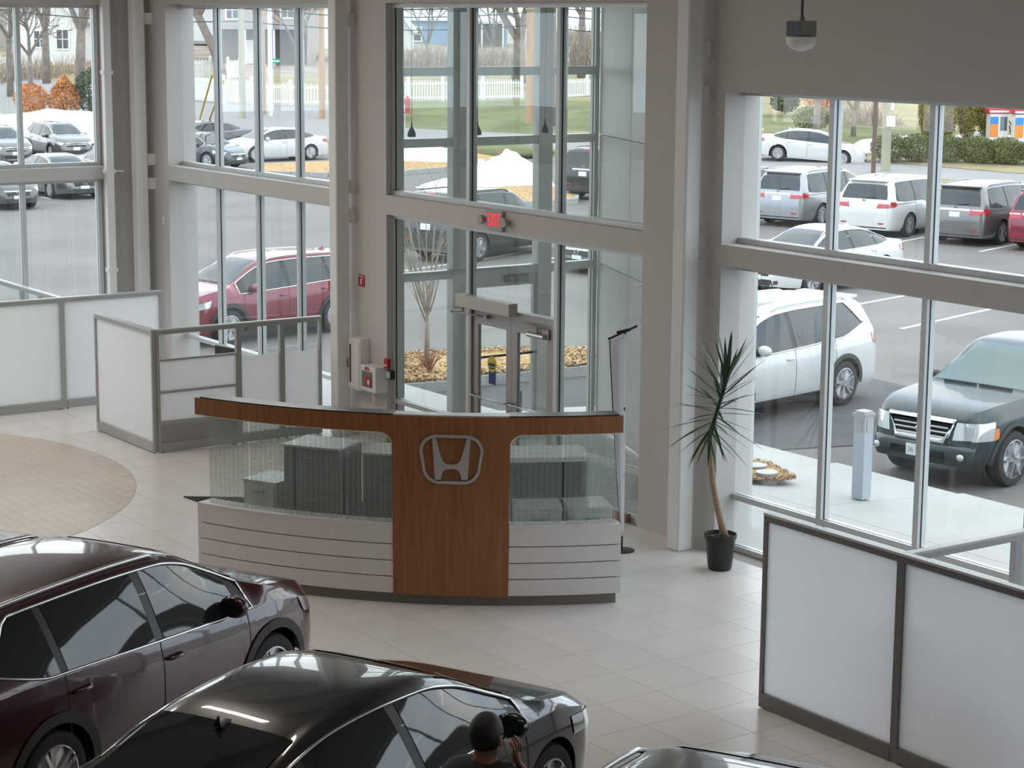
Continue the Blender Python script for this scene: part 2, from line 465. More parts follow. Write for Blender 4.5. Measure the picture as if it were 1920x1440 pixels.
g2 = glazing(2, (-22.90, 13.865, 0), 0, 5.46, mu(-22.90, (-21.06, -19.19)), [(0, 3.06), (3.31, 5.765)], rails=(0.585,),
             skip=(('pane', 1, 0),))
# the doorway bay has no low rail: cut the rail out of the middle bay
for c in list(g2.children):
    if c.name.startswith(('rail', 'gasket', 'outer_cap')):
        zs = [v.co.z for v in c.data.vertices]; xsv = [v.co.x for v in c.data.vertices]
        if max(xsv)-min(xsv) > 4 and max(zs) < 0.8:
            zz0, zz1, yy0, yy1 = min(zs), max(zs), min(v.co.y for v in c.data.vertices), max(v.co.y for v in c.data.vertices)
            mname = c.data.materials[0].name; nm = c.name.split('.')[0]
            bpy.data.objects.remove(c)
            MB().box(0.07, 1.80, yy0, yy1, zz0, zz1).build(nm, MATS[mname], g2)
            MB().box(3.745, 5.39, yy0, yy1, zz0, zz1).build(nm, MATS[mname], g2)
glazing(3, (-16.27, 14.0, 0), 0, 8.3, mu(-16.27, (-14.80, -13.46, -12.10, -10.75, -9.40)), [(0, 3.07), (3.29, 4.875)], rails=(0.585,))
glazing(4, (-6.7, 13.975, 0), 0, 7.2, [1.4, 2.8, 4.2, 5.6], [(0, 3.07), (3.29, 4.875)], rails=(0.585,))
glazing(5, (1.5, 13.975, 0), 0, 6.0, [1.4, 2.8, 4.2], [(0, 3.07), (3.29, 4.875)], rails=(0.585,))
glazing(6, (-30.48, 5.3, 0), math.pi/2, 7.80, [6.50, 5.22, 3.94, 2.66, 1.38], [(0, 3.05), (3.25, 5.76)], rails=(0.585,))
glazing(7, (-30.48, -4.6, 0), math.pi/2, 8.9, [1.3*k for k in range(1, 7)], [(0, 3.05), (3.25, 5.76)], rails=(0.585,))

# ------------------------------------------------------------------ columns and corner pipes
def column(x, y, z1, label, tabs, name='steel_column'):
    t = tag(empty(name, (x+0.1, y+0.1, 0)), label, 'column', 'square steel columns by the windows')
    MB().box(-0.1, 0.1, -0.1, 0.1, 0, z1).build('shaft', 'steel_white', t, bevel=0.022)
    for z in tabs: MB().box(-0.05, 0.06, 0.1, WF-y-0.1, z-0.09, z+0.09).build('bracket', 'steel_white', t)
    return t
column(-16.555, 13.46, CEIL, 'white square steel column beside the potted palm', (5.28, 4.83, 3.30, 3.02))
column(-23.81, 13.46, CEIL, 'white square steel column left of the fire extinguisher cabinet', (5.55, 3.36, 2.98))
column(-30.09, 13.44, CEIL, 'white square steel column standing in the room corner', (5.55, 3.36, 2.98))
pt = tag(empty('downpipe', (-30.17, 13.1, 0)), 'white boxed downpipe with clips beside the corner column', 'pipe')
MB().box(-0.06, 0.06, -0.06, 0.06, 0.02, CEIL-0.5).build('pipe_shaft', 'steel_white', pt, bevel=0.008)
for z in (4.72, 3.18, 1.62): MB().box(-0.07, 0.07, -0.08, 0.08, z-0.03, z+0.03).build('clip', 'steel_white', pt)
MB().cyl((-0.05, 0.05, 3.18), (0.12, 0.20, 3.18), 0.012, 8).build('stay', 'steel_white', pt)
so = tag(empty('wall_sensor', (-29.62, WF, 2.42)), 'small white sensor box on the wall beside the corner column', 'sensor')
MB().box(-0.035, 0.035, -0.03, 0, -0.06, 0.06).build('case', 'white_plastic', so, bevel=0.006); MB().box(-0.02, 0.02, -0.036, -0.03, -0.03, 0.0).build('lens', 'skirting', so)

# ------------------------------------------------------------------ entrance doors
d1 = struct(empty('door_1', (-21.026, 13.865, 0)))
DW = 1.802
MB().box(0, DW, 0.0, 0.12, 2.03, 2.11).build('header', 'alu_dark', d1)
MB().box(0.0, 0.05, 0.0, 0.12, 0, 2.03).build('jamb', 'alu_dark', d1)
MB().box(DW-0.05, DW, 0.0, 0.12, 0, 2.03).build('jamb', 'alu_dark', d1)
MB().box(0.0, DW, 0.044, 0.050, 2.11, 3.0).build('transom_pane', 'pane', d1)
for k in range(2):
    x0 = 0.052+k*0.85; x1 = x0+0.846
    lf = MB(); s_ = 0.115
    lf.box(x0, x0+s_, 0.03, 0.075, 0.01, 2.025); lf.box(x1-s_, x1, 0.03, 0.075, 0.01, 2.025)
    lf.box(x0+s_, x1-s_, 0.03, 0.075, 0.01, 0.22); lf.box(x0+s_, x1-s_, 0.03, 0.075, 1.86, 2.025)
    leaf = lf.build('door_leaf', 'alu_dark', d1)
    MB().box(x0+s_, x1-s_, 0.048, 0.056, 0.22, 1.86).build('pane', 'pane', leaf)
    pb = MB().tube([(x0+0.04, 0.03, 0.965), (x0+0.04, -0.045, 0.965), (x1-0.04, -0.045, 0.965), (x1-0.04, 0.03, 0.965)], 0.014, 8)
    pb.build('push_bar', 'satin_metal', leaf, smooth=True)
    MB().tube([(x1-0.06 if k == 0 else x0+0.06, 0.075, 0.85), (x1-0.06 if k == 0 else x0+0.06, 0.13, 0.87), (x1-0.06 if k == 0 else x0+0.06, 0.13, 1.12), (x1-0.06 if k == 0 else x0+0.06, 0.075, 1.14)], 0.012, 8).build('pull_handle', 'satin_metal', leaf, smooth=True)
# door sticker: round yellow head on a blue slip
mat('sticker_yellow', (0.62, 0.52, 0.03), 0.5); mat('sticker_blue', (0.02, 0.04, 0.16), 0.5)
st = tag(empty('door_sticker', (-20.56, 13.905, 1.36)), 'yellow round notice over a blue slip on the left door glass', 'sticker')
MB().box(-0.075, 0.075, 0, 0.003, -0.22, 0.02).build('slip', 'sticker_blue', st)
MB().lathe([(0.10, -0.004), (0.10, 0.0)], 28, (0, 0, 0.03), 'y').build('disc', 'sticker_yellow', st)
MB().box(-0.07, 0.07, -0.008, -0.004, 0.005, 0.045).build('lettering_band', 'sticker_blue', st)
MB().box(-0.045, 0.045, -0.008, -0.004, -0.03, -0.01).build('lettering_band', 'sticker_blue', st)
op = tag(empty('door_operator', (-21.05, 13.78, 2.03)), 'long pale automatic door operator box over the left door', 'door operator')
mat('operator_face', (0.52, 0.50, 0.475), 0.5)
MB().box(-0.10, 1.08, -0.04, 0.09, 0.03, 0.185).build('case', 'operator_face', op, bevel=0.006)
MB().tube([(0.02, 0.0, 0.03), (0.02, 0.0, -0.02), (-0.17, -0.05, -0.03), (-0.17, -0.05, -0.06)], 0.012, 8).build('arm', 'alu_dark', op, smooth=True)
MB().tube([(-0.17, -0.05, -0.05), (0.42, 0.08, -0.055)], 0.010, 8).build('arm', 'alu_dark', op, smooth=True)
MB().obox((0.42, 0.08, -0.055), (0.07, 0.04, 0.04)).build('shoe', 'alu_dark', op)
cl = tag(empty('door_closer', (-19.46, 13.87, 1.95)), 'grey hydraulic closer with arm at the top of the right door', 'door closer')
MB().box(-0.12, 0.17, -0.03, 0.03, -0.09, 0.03).build('back_plate', 'alu_dark', cl)
MB().cyl((-0.22, -0.05, -0.06), (0.12, -0.05, -0.06), 0.032, 12).build('body', 'satin_metal', cl, smooth='auto')
MB().tube([(-0.02, -0.05, -0.03), (-0.02, -0.06, 0.03), (-0.34, -0.02, 0.05)], 0.012, 8).build('arm', 'alu_dark', cl, smooth=True)

# vestibule beyond the doors: glazed left side with the outer door, a slanting solid front, a short glazed return
mat('vestibule_panel', (0.63, 0.66, 0.64), 0.5, noise=(1.0, 0.02))
gv = glazing(8, (-22.93, 14.01, 0), math.pi/2, 3.27, [0.94, 2.34], [(-0.1, 2.19), (2.19, 3.96), (3.96, 4.89), (4.89, 5.9)], m_in='alu_exterior', skip=(('pane', 1, -0.1),))
for lx in (0.94, 2.34): MB().box(lx-0.10, lx+0.13, -0.015, 0.13, -0.1, 5.9).build('post', 'alu_exterior', gv)
vp_ = struct(empty('wall_vestibule', (0, 0, 0)))
P0, P1 = Vector((-22.95, 17.30, 0)), Vector((-17.05, 14.95, 0)); nrm = Vector((-(P1-P0).y, (P1-P0).x, 0)).normalized()
npan = 4
for k in range(npan):
    a = P0+(P1-P0)*(k/npan); b = P0+(P1-P0)*((k+1)/npan); d = (b-a).normalized()
    for (za, zb) in ((-0.1, 2.2), (2.21, 4.0), (4.01, 5.95)):
        q = [a+d*0.006, b-d*0.006, b-d*0.006+nrm*0.12, a+d*0.006+nrm*0.12]
        MB().prism([(p.x, p.y) for p in q], za, zb).build('panel', 'vestibule_panel', vp_)
struct(MB().prism([(-23.1, 14.26), (-23.1, 17.42), (-22.9, 17.45), (-16.95, 15.05), (-16.95, 14.26)], 5.93, 6.1).build('ceiling_vestibule', 'vestibule_panel'))
rt = struct(empty('window_9', (-17.0, 14.27, 0)))
for (y0, y1) in ((0, 0.06), (0.60, 0.70)): MB().box(-0.06, 0.06, y0, y1, -0.1, 5.9).build('mullion', 'alu_exterior', rt)
for z in (-0.05, 0.62, 2.18, 3.42, 5.85): MB().box(-0.05, 0.05, 0.06, 0.60, z-0.04, z+0.04).build('rail', 'alu_exterior', rt)
for (a, b) in ((-0.01, 0.58), (0.66, 2.14), (2.22, 3.38), (3.46, 5.81)): MB().box(-0.01, 0.01, 0.06, 0.60, a, b).build('pane', 'pane', rt)
# outer door in the vestibule's left side
d2 = struct(empty('door_2', (-22.98, 15.09, 0)))
od = MB()
for (a, b) in ((0.01, 0.12), (1.11, 1.22)): od.box(-0.03, 0.03, a, b, -0.08, 2.15)
od.box(-0.03, 0.03, 0.12, 1.11, -0.08, 0.14); od.box(-0.03, 0.03, 0.12, 1.11, 1.98, 2.15)
ol = od.build('door_leaf', 'alu_exterior', d2)
MB().box(-0.004, 0.004, 0.12, 1.11, 0.14, 1.98).build('pane', 'pane', ol)
MB().tube([(0.03, 0.1, 1.03), (0.09, 0.1, 1.03), (0.09, 1.14, 1.03), (0.03, 1.14, 1.03)], 0.018, 8).build('push_bar', 'black_plastic', ol, smooth=True)
MB().box(0.03, 0.08, 0.62, 1.0, 2.03, 2.12).build('closer', 'alu_dark', ol)
# pendants in the vestibule
mat('pendant_dark', (0.035, 0.033, 0.03), 0.35, metal=0.3)
for k, y in enumerate((14.12, 15.15, 16.25)):
    p_ = tag(empty('pendant_lamp', (-22.78, y, 4.06)), ('small dark bell pendant nearest the left jamb of the entrance window',
        'small dark bell pendant hanging in the middle of the three', 'small dark bell pendant hanging farthest right of the three')[k], 'pendant lamp', 'vestibule pendants')
    MB().lathe([(0.05, 0.0), (0.056, 0.02), (0.048, 0.06), (0.03, 0.10), (0.012, 0.13), (0.008, 0.19)], 18).build('shade', 'pendant_dark', p_, smooth='auto')
    MB().cyl((0, 0, 0.18), (0, 0, 1.87), 0.004, 6).build('cord', 'pendant_dark', p_)

# ------------------------------------------------------------------ wall fittings
def fitting(name, x, z, label, cat, group=None): return tag(empty(name, (x, WF, z)), label, cat, group)
fe = fitting('extinguisher_cabinet', -23.36, 0.66, 'tall white fire extinguisher cabinet with a narrow dark glass strip', 'cabinet')
MB().box(-0.27, 0.06, -0.15, 0, 0, 0.70).build('case', 'white_plastic', fe, bevel=0.008)
MB().box(-0.235, 0.03, -0.162, -0.15, 0.03, 0.67).build('door', 'white_plastic', fe, bevel=0.005)
mat('dark_maroon', (0.10, 0.02, 0.02), 0.25)
MB().box(-0.20, -0.165, -0.166, -0.16, 0.09, 0.61).build('window_strip', 'dark_maroon', fe)
MB().tube([(-0.22, -0.162, 0.30), (-0.22, -0.185, 0.30), (-0.22, -0.185, 0.40), (-0.22, -0.162, 0.40)], 0.006, 6).build('handle', 'black_plastic', fe)
ae = fitting('defibrillator_cabinet', -23.03, 0.70, 'white wall cabinet holding a red defibrillator case behind glass', 'cabinet')
MB().box(-0.19, 0.19, -0.19, 0, 0, 0.34).build('case', 'white_plastic', ae, bevel=0.01)
mat('aed_glass', (0.16, 0.15, 0.15), 0.2)
dr = MB().box(-0.15, 0.11, -0.197, -0.19, 0.06, 0.27).build('door', 'aed_glass', ae)
MB().box(-0.06, 0.09, -0.202, -0.197, 0.07, 0.20).build('red_case', 'red_plastic', ae)
MB().obox((0.03, -0.204, 0.13), (0.05, 0.003, 0.06)).build('heart_mark', 'white_plastic', ae)
def text(name, body, size, loc, rot, m, parent, ext=0.002, align='CENTER'):
    c = bpy.data.curves.new(name, 'FONT'); c.body = body; c.size = size; c.extrude = ext; c.align_x = align; c.align_y = 'CENTER'
    tmp = bpy.data.objects.new(name, c); COL.objects.link(tmp)
    dg = bpy.context.evaluated_depsgraph_get(); me = bpy.data.meshes.new_from_object(tmp.evaluated_get(dg))
    bpy.data.objects.remove(tmp); me.materials.clear(); me.materials.append(MATS[m] if isinstance(m, str) else m)
    o = bpy.data.objects.new(name, me); COL.objects.link(o); o.parent = parent; o.location = loc; o.rotation_euler = rot
    return o
FACE = (math.pi/2, 0, 0)               # lettering on a wall that faces -y
text('lettering', 'AED', 0.07, (-0.02, -0.194, 0.305), FACE, 'red_plastic', ae)
ps = fitting('alarm_pull_station', -22.80, 1.03, 'small red fire alarm pull box above the dark keypad', 'alarm')
MB().box(-0.06, 0.04, -0.05, 0, 0, 0.13).build('case', 'red_plastic', ps, bevel=0.008); MB().box(-0.04, 0.02, -0.056, -0.05, 0.03, 0.05).build('pull_bar', 'white_plastic', ps)
kp = fitting('keypad', -22.93+0.22, 0.90, 'dark square keypad beside the red pull box', 'keypad')
MB().box(-0.06, 0.06, -0.07, 0, 0, 0.12).build('case', 'black_plastic', kp, bevel=0.006); MB().box(-0.045, 0.045, -0.076, -0.07, 0.015, 0.105).build('face', 'aluminium', kp)
fs = fitting('extinguisher_sign', -23.50, 2.04, 'red square fire extinguisher sign on the wall', 'sign')
MB().box(-0.08, 0.08, -0.008, 0, 0, 0.16).build('plate', 'red_plastic', fs)
MB().box(-0.022, 0.012, -0.011, -0.008, 0.03, 0.10).build('extinguisher_mark', 'white_plastic', fs); MB().box(-0.005, 0.03, -0.011, -0.008, 0.10, 0.115).build('hose_mark', 'white_plastic', fs)
MB().box(-0.06, 0.06, -0.011, -0.008, 0.132, 0.142).build('lettering_band', 'white_plastic', fs)
sb = tag(empty('alarm_strobe', (-23.87, 13.56, 2.02)), 'red fire alarm strobe fixed to the side of the column', 'alarm')
MB().box(-0.055, 0.055, -0.06, 0.06, -0.07, 0.07).build('case', 'red_plastic', sb, bevel=0.008); MB().box(-0.06, -0.055, -0.03, 0.03, -0.03, 0.03).build('lens', 'white_plastic', sb)
MB().tube([(0.03, 0.0, 0.07), (0.035, 0.0, 3.9)], 0.008, 6).build('conduit', 'steel_white', sb)
# EXIT sign with two lamp heads
mat('exit_red', (0.8, 0.02, 0.03), 0.5, emit=(1.0, 0.02, 0.04, 1.1))
ex = fitting('exit_sign', -20.28, 3.07, 'grey exit sign with red letters and two lamp heads', 'sign')
mat('exit_case', (0.42, 0.39, 0.37), 0.5)
MB().box(-0.165, 0.165, -0.05, 0, 0, 0.25).build('case', 'exit_case', ex, bevel=0.008)
text('lettering', 'EXIT', 0.215, (0.0, -0.053, 0.125), FACE, 'exit_red', ex).scale = (0.62, 1.0, 1.0)
for sx in (-1, 1):
    h = MB().lathe([(0.025, 0.06), (0.05, 0.02), (0.06, -0.03), (0.058, -0.035)], 16, (sx*0.25, -0.06, 0.12), 'y').build('lamp_head', 'exit_case', ex, smooth='auto')
    MB().cyl((sx*0.165, -0.03, 0.12), (sx*0.22, -0.04, 0.12), 0.012, 8).build('swivel', 'exit_case', ex)
# hanging ceiling device at top right
mat('device_blue', (0.055, 0.075, 0.10), 0.4); mat('device_steel', (0.30, 0.30, 0.28), 0.4, metal=0.5)
hd = tag(empty('hanging_detector', (-13.09, 12.0, 5.30)), 'domed white detector under a steel junction box hanging on a rod', 'detector')
MB().cyl((0, 0, 0.30), (0, 0, CEIL-5.30), 0.012, 8).build('rod', 'device_blue', hd)
MB().cyl((0, 0, 0.27), (0, 0, 0.31), 0.025, 8).build('collar', 'device_steel', hd)
MB().obox((0, 0, 0.21), (0.18, 0.18, 0.13)).build('junction_box', 'device_steel', hd, bevel=0.006)
MB().obox((-0.002, -0.091, 0.21), (0.17, 0.004, 0.12)).build('cover_plate', 'device_blue', hd)
MB().lathe([(0.02, 0.02), (0.09, 0.045), (0.125, 0.085), (0.13, 0.14), (0.06, 0.145)], 24).build('dome', 'white_plastic', hd, smooth='auto')
# ------------------------------------------------------------------ reception desk on an arc
wood_mat('desk_wood', (0.22, 0.088, 0.034), (0.35, 0.155, 0.066), (9, 9, 0.5), 0.38)
mat('desk_white', (0.76, 0.73, 0.71), 0.4)
mat('plinth_taupe', (0.20, 0.175, 0.155), 0.5)
printed_glass_mat('printed_glass')
DC, DR = Vector((-20.01, 13.62)), 5.20
def dp(deg, z, r=DR): return (DC.x+r*math.cos(R(deg)), DC.y+r*math.sin(R(deg)), z)
def arc_slab(a0, a1, z0, z1, r0, r1, n=None, zlow=None, uv=False):
    """curved slab between two angles; zlow(a) may shape the lower edge"""
    n = n or max(2, int(abs(a1-a0)/1.2)); mb = MB(); A = [a0+(a1-a0)*i/n for i in range(n+1)]
    for (r, fl) in ((r1, False), (r0, True)):
        mb.grid([[dp(a, (zlow(a) if zlow else z0), r), dp(a, z1, r)] for a in A], flip=fl)
    m = len(A); k = 2*m
    for i in range(m-1):
        mb.f.append((2*i+1, 2*i+3, k+2*i+3, k+2*i+1)); mb.f.append((2*i, k+2*i, k+2*i+2, 2*i+2))
    mb.f.append((0, 1, k+1, k)); mb.f.append((2*m-2, k+2*m-2, k+2*m-1, 2*m-1))
    return mb
desk = tag(empty('reception_desk', (DC.x+4.0*math.cos(R(-42)), DC.y+4.0*math.sin(R(-42)), 0)), 'curved reception desk with wood front, striped white boards and printed glass', 'reception desk')
def dbuild(mb, name, m, parent=None, smooth=False):
    off = Vector(desk.location); mb.v = [(p[0]-off.x, p[1]-off.y, p[2]) for p in mb.v]
    return mb.build(name, m, parent or desk, smooth)
AL, AR, CL, CRR = -69.5, -20.95, -45.3, -33.05
dbuild(arc_slab(AL+0.4, AR-0.4, 0, 0.10, 5.05, 5.165), 'plinth', 'plinth_taupe')
zz = [0.10, 0.268, 0.428, 0.590, 0.775]
for (a0, a1) in ((AL, CL), (CRR, AR)):
    for k in range(4):
        dbuild(arc_slab(a0, a1, zz[k]+0.006, zz[k+1]-0.004, 5.15, 5.20), 'board', 'desk_white')
    dbuild(arc_slab(a0, a1, 0.10, 0.765, 5.12, 5.15), 'backing', 'plinth_taupe')
    dbuild(arc_slab(a0, a1, 0.772, 0.79, 4.98, 5.205), 'ledge', 'desk_white')
rc = 1.55                               # corner radius in degrees (about 0.14 m)
def zlow(a):
    zt, rz_ = 1.69, 0.14
    if CL <= a <= CRR: return 0.10
    d = (CL-a) if a < CL else (a-CRR)
    if d >= rc: return zt
    u = 1-d/rc
    return zt-rz_+rz_*math.sqrt(max(0, 1-u*u))
mbw = MB(); A = sorted(set([AL+(CL-rc-AL)*i/22 for i in range(23)]+[CL-rc+rc*i/12 for i in range(13)]+[CL+0.001+(CRR-CL-0.002)*i/14 for i in range(15)]+[CRR+rc*i/12 for i in range(13)]+[CRR+rc+(AR-CRR-rc)*i/12 for i in range(13)]))
for (r, fl) in ((5.215, False), (5.165, True)): mbw.grid([[dp(a, zlow(a), r), dp(a, 1.855, r)] for a in A], flip=fl)
m_ = len(A); k_ = 2*m_
for i in range(m_-1):
    mbw.f.append((2*i+1, 2*i+3, k_+2*i+3, k_+2*i+1)); mbw.f.append((2*i, k_+2*i, k_+2*i+2, 2*i+2))
mbw.f.append((0, 1, k_+1, k_)); mbw.f.append((2*m_-2, k_+2*m_-2, k_+2*m_-1, 2*m_-1))
dbuild(mbw, 'wood_front', 'desk_wood')
mat('cap_dark', (0.05, 0.042, 0.036), 0.3)
dbuild(arc_slab(AL+0.6, CL, 1.855, 1.868, 5.0, 5.20), 'top_cap', 'cap_dark'); dbuild(arc_slab(CRR, AR-0.4, 1.855, 1.868, 5.0, 5.20), 'top_cap', 'cap_dark')
dbuild(arc_slab(CL, CRR, 1.855, 1.87, 5.05, 5.21), 'top_cap', 'aluminium')
dbuild(arc_slab(AL+0.2, AR-0.2, 1.69, 1.85, 4.96, 5.165), 'header_core', 'cap_dark')
dbuild(arc_slab(CL+.05, CRR-.05, 0.10, 1.85, 5.05, 5.16), 'core', 'desk_white')
for (a0, a1, s) in ((AL, CL, 1), (AR, CRR, -1)):
    A2 = [a0+(a1-s*rc-a0)*i/20 for i in range(21)]+[a1-s*rc+s*rc*i/10 for i in range(1, 11)]
    path = [dp(a, zlow(a) if abs(a-a1) > 1e-6 else 1.55, 5.20) for a in A2]+[dp(a1, 0.79, 5.20)]
    dbuild(MB().tube(path, 0.011, 6), 'edge_trim', 'desk_white', smooth=True)
def glass_pane(a0, a1):
    n = 6; A = [a0+(a1-a0)*i/n for i in range(n+1)]
    mb = MB().grid([[dp(a, 0.79, 5.13), dp(a, 1.70, 5.13)] for a in A])
    o = dbuild(mb, 'glass_pane', 'printed_glass')
    uvl = o.data.uv_layers.new(name='UVMap')
    for lp in o.data.loops:
        i, j = divmod(lp.vertex_index, 2); uvl.data[lp.index].uv = (R(A[i])*5.13, 0.91*j)
    return o
for (a0, a1) in ((-68.4, -62.8), (-62.6, -57.0), (-56.8, -51.2), (-51.0, -45.5), (-32.9, -27.3), (-27.1, -21.3)): glass_pane(a0, a1)
# the emblem: rounded ring and letter-like bars in brushed metal, set on the wood
mat('emblem_metal', (0.60, 0.585, 0.57), 0.35, metal=0.55)
em = empty('emblem', (0, 0, 0), parent=desk)
s2a = lambda s: -39.07+math.degrees(s/5.22)
def on_desk(s, z, r): p = dp(s2a(s), z, r); return p
def ring_pts(w, h, r, n=13):
    """rounded, slightly tapering frame outline, centre (0,0)"""
    P = []
    for (cx, cz, q0) in ((w-r, h-r, 0), (-(w-r), h-r, 90), (-(w*0.91-r), -(h-r), 180), (w*0.91-r, -(h-r), 270)):
        for k in range(n):
            q = R(q0+90*k/(n-1)); P.append((cx+r*math.cos(q), cz+r*math.sin(q)))
    return P
zc = 1.447
def poly_ring(outer, inner, r0, r1):
    mb = MB(); n = len(outer)
    for (P, r) in ((outer, r1), (inner, r1), (outer, r0), (inner, r0)):
        for (s, z) in P: mb.v.append(on_desk(s, zc+z, r))
    for i in range(n):
        j = (i+1) % n
        mb.f += [(i, j, n+j, n+i), (2*n+i, 2*n+j, j, i), (n+i, n+j, 3*n+j, 3*n+i)]
    return mb
dbuild(poly_ring(ring_pts(0.306, 0.238, 0.165), ring_pts(0.278, 0.211, 0.142), 5.216, 5.236), 'emblem_ring', 'emblem_metal', em)
def poly_slab(P, r0, r1):
    mb = MB(); n = len(P)
    for r in (r1, r0):
        for (s, z) in P: mb.v.append(on_desk(s, zc+z, r))
    mb.f.append(tuple(range(n)) if True else ()); mb.f.append(tuple(reversed(range(n, 2*n))))
    for i in range(n): mb.f.append((i, n+i, n+(i+1) % n, (i+1) % n))
    return mb
half = [(0.185, 0.205), (0.145, 0.205), (0.112, 0.075), (0.088, 0.005), (0.060, -0.018), (0.0, -0.024)]
low = [(0.0, -0.072), (0.055, -0.075), (0.085, -0.092), (0.105, -0.135), (0.118, -0.195), (0.172, -0.195), (0.178, -0.05)]
Hp = half+low
# one half bar polygon each side, split so that the faces stay convex enough
def hbar(sg):
    o_ = lambda z: 0.156+0.026*(z+0.195)/0.40          # outer edge leans out upwards
    inn = [(0.205, 0.146), (0.13, 0.128), (0.06, 0.108), (0.01, 0.092), (-0.02, 0.078), (-0.04, 0.055)]
    quads = [[(o_(za), za), (xa_, za), (xb_, zb_), (o_(zb_), zb_)] for (za, xa_), (zb_, xb_) in zip(inn[:-1], inn[1:])]
    lowr = [(-0.095, 0.050), (-0.105, 0.068), (-0.125, 0.082), (-0.155, 0.092), (-0.195, 0.100)]
    quads += [[(o_(-0.04), -0.04), (0.055, -0.04), (0.050, -0.095), (o_(-0.095), -0.095)]]
    quads += [[(o_(za), za), (xa_, za), (xb_, zb_), (o_(zb_), zb_)] for (za, xa_), (zb_, xb_) in zip(lowr[:-1], lowr[1:])]
    quads += [[(0.055, -0.04), (0.0, -0.049), (0.0, -0.088), (0.050, -0.095)]]
    mb = MB()
    for q in quads:
        t_ = poly_slab([(sg*s, z) for s, z in (q if sg < 0 else q[::-1])], 5.216, 5.240); mb.add(t_.v, t_.f)
    return mb
hb = hbar(1); h2 = hbar(-1); hb.add(h2.v, h2.f)
dbuild(hb, 'emblem_bars', 'emblem_metal', em)

# things inside the desk
mat('mat_black', (0.012, 0.012, 0.013), 0.85)
tag(MB().prism([(-21.52, 10.17), (-21.10, 10.20), (-19.2, 10.9), (-17.2, 13.0), (-18.6, 13.3), (-20.6, 11.4)], 0, 0.012).build('floor_mat', 'mat_black'), 'black anti-fatigue mat on the floor behind the reception desk', 'mat')
mat('cab_grey', (0.20, 0.21, 0.21), 0.45); mat('cab_white', (0.66, 0.67, 0.66), 0.45)
def cabinet(name, c, d, rz, m, label, drawers, topm='aluminium'):
    t = tag(empty(name, (c[0], c[1], 0), rz), label, 'cabinet')
    MB().box(-d[0]/2, d[0]/2, -d[1]/2, d[1]/2, 0.012, d[2]).build('body', m, t, bevel=0.006)
    MB().box(-d[0]/2-0.01, d[0]/2+0.01, -d[1]/2-0.01, d[1]/2+0.01, d[2], d[2]+0.02).build('top', topm, t)
    for k in range(drawers):
        za, zb = 0.06+(d[2]-0.08)*k/drawers, 0.05+(d[2]-0.08)*(k+1)/drawers
        q = MB().box(-d[0]/2+0.015, d[0]/2-0.015, -d[1]/2-0.015, -d[1]/2, za, zb).build('drawer', m, t)
        MB().box(-0.07, 0.07, -d[1]/2-0.035, -d[1]/2-0.015, zb-0.07, zb-0.05).build('handle', 'alu_dark', q)
    return t
def at_desk(deg, r): return (DC.x+r*math.cos(R(deg)), DC.y+r*math.sin(R(deg)))
cabinet('tall_cabinet', at_desk(-57.5, 4.45), (0.62, 0.50, 1.36), R(33), 'cab_grey', 'tall dark grey cabinet behind the left desk glass', 3)
cabinet('drawer_pedestal', at_desk(-65.6, 4.42), (0.40, 0.45, 0.93), R(26), 'cab_white', 'white two-drawer pedestal beside the tall grey cabinet', 2)
cabinet('white_cabinet', at_desk(-29.4, 4.62), (0.44, 0.45, 0.86), R(61), 'cab_white', 'white cabinet with a grey pull behind the right desk glass, nearer the wood panel', 1)
cabinet('white_cabinet', at_desk(-23.2, 4.62), (0.40, 0.45, 0.86), R(67), 'cab_white', 'white cabinet behind the right end of the desk glass', 1)
wt = tag(empty('work_counter', (*at_desk(-29, 3.9), 0), R(62)), 'pale work counter behind the right desk glass', 'counter')
MB().box(-0.55, 0.55, -0.3, 0.3, 1.20, 1.25).build('counter_top', 'cab_white', wt)
for sx in (-0.5, 0.5): MB().box(sx-0.02, sx+0.02, -0.28, 0.28, 0.012, 1.20).build('side_panel', 'cab_grey', wt)
MB().box(-0.48, 0.48, 0.22, 0.25, 0.3, 1.2).build('back_panel', 'cab_grey', wt)
# a second unit closes the view behind the left glass by the wood panel
cabinet('low_cabinet', at_desk(-47.9, 4.25), (0.58, 0.5, 1.30), R(42), 'cab_grey', 'dark grey cabinet behind the desk glass beside the wood panel', 2)

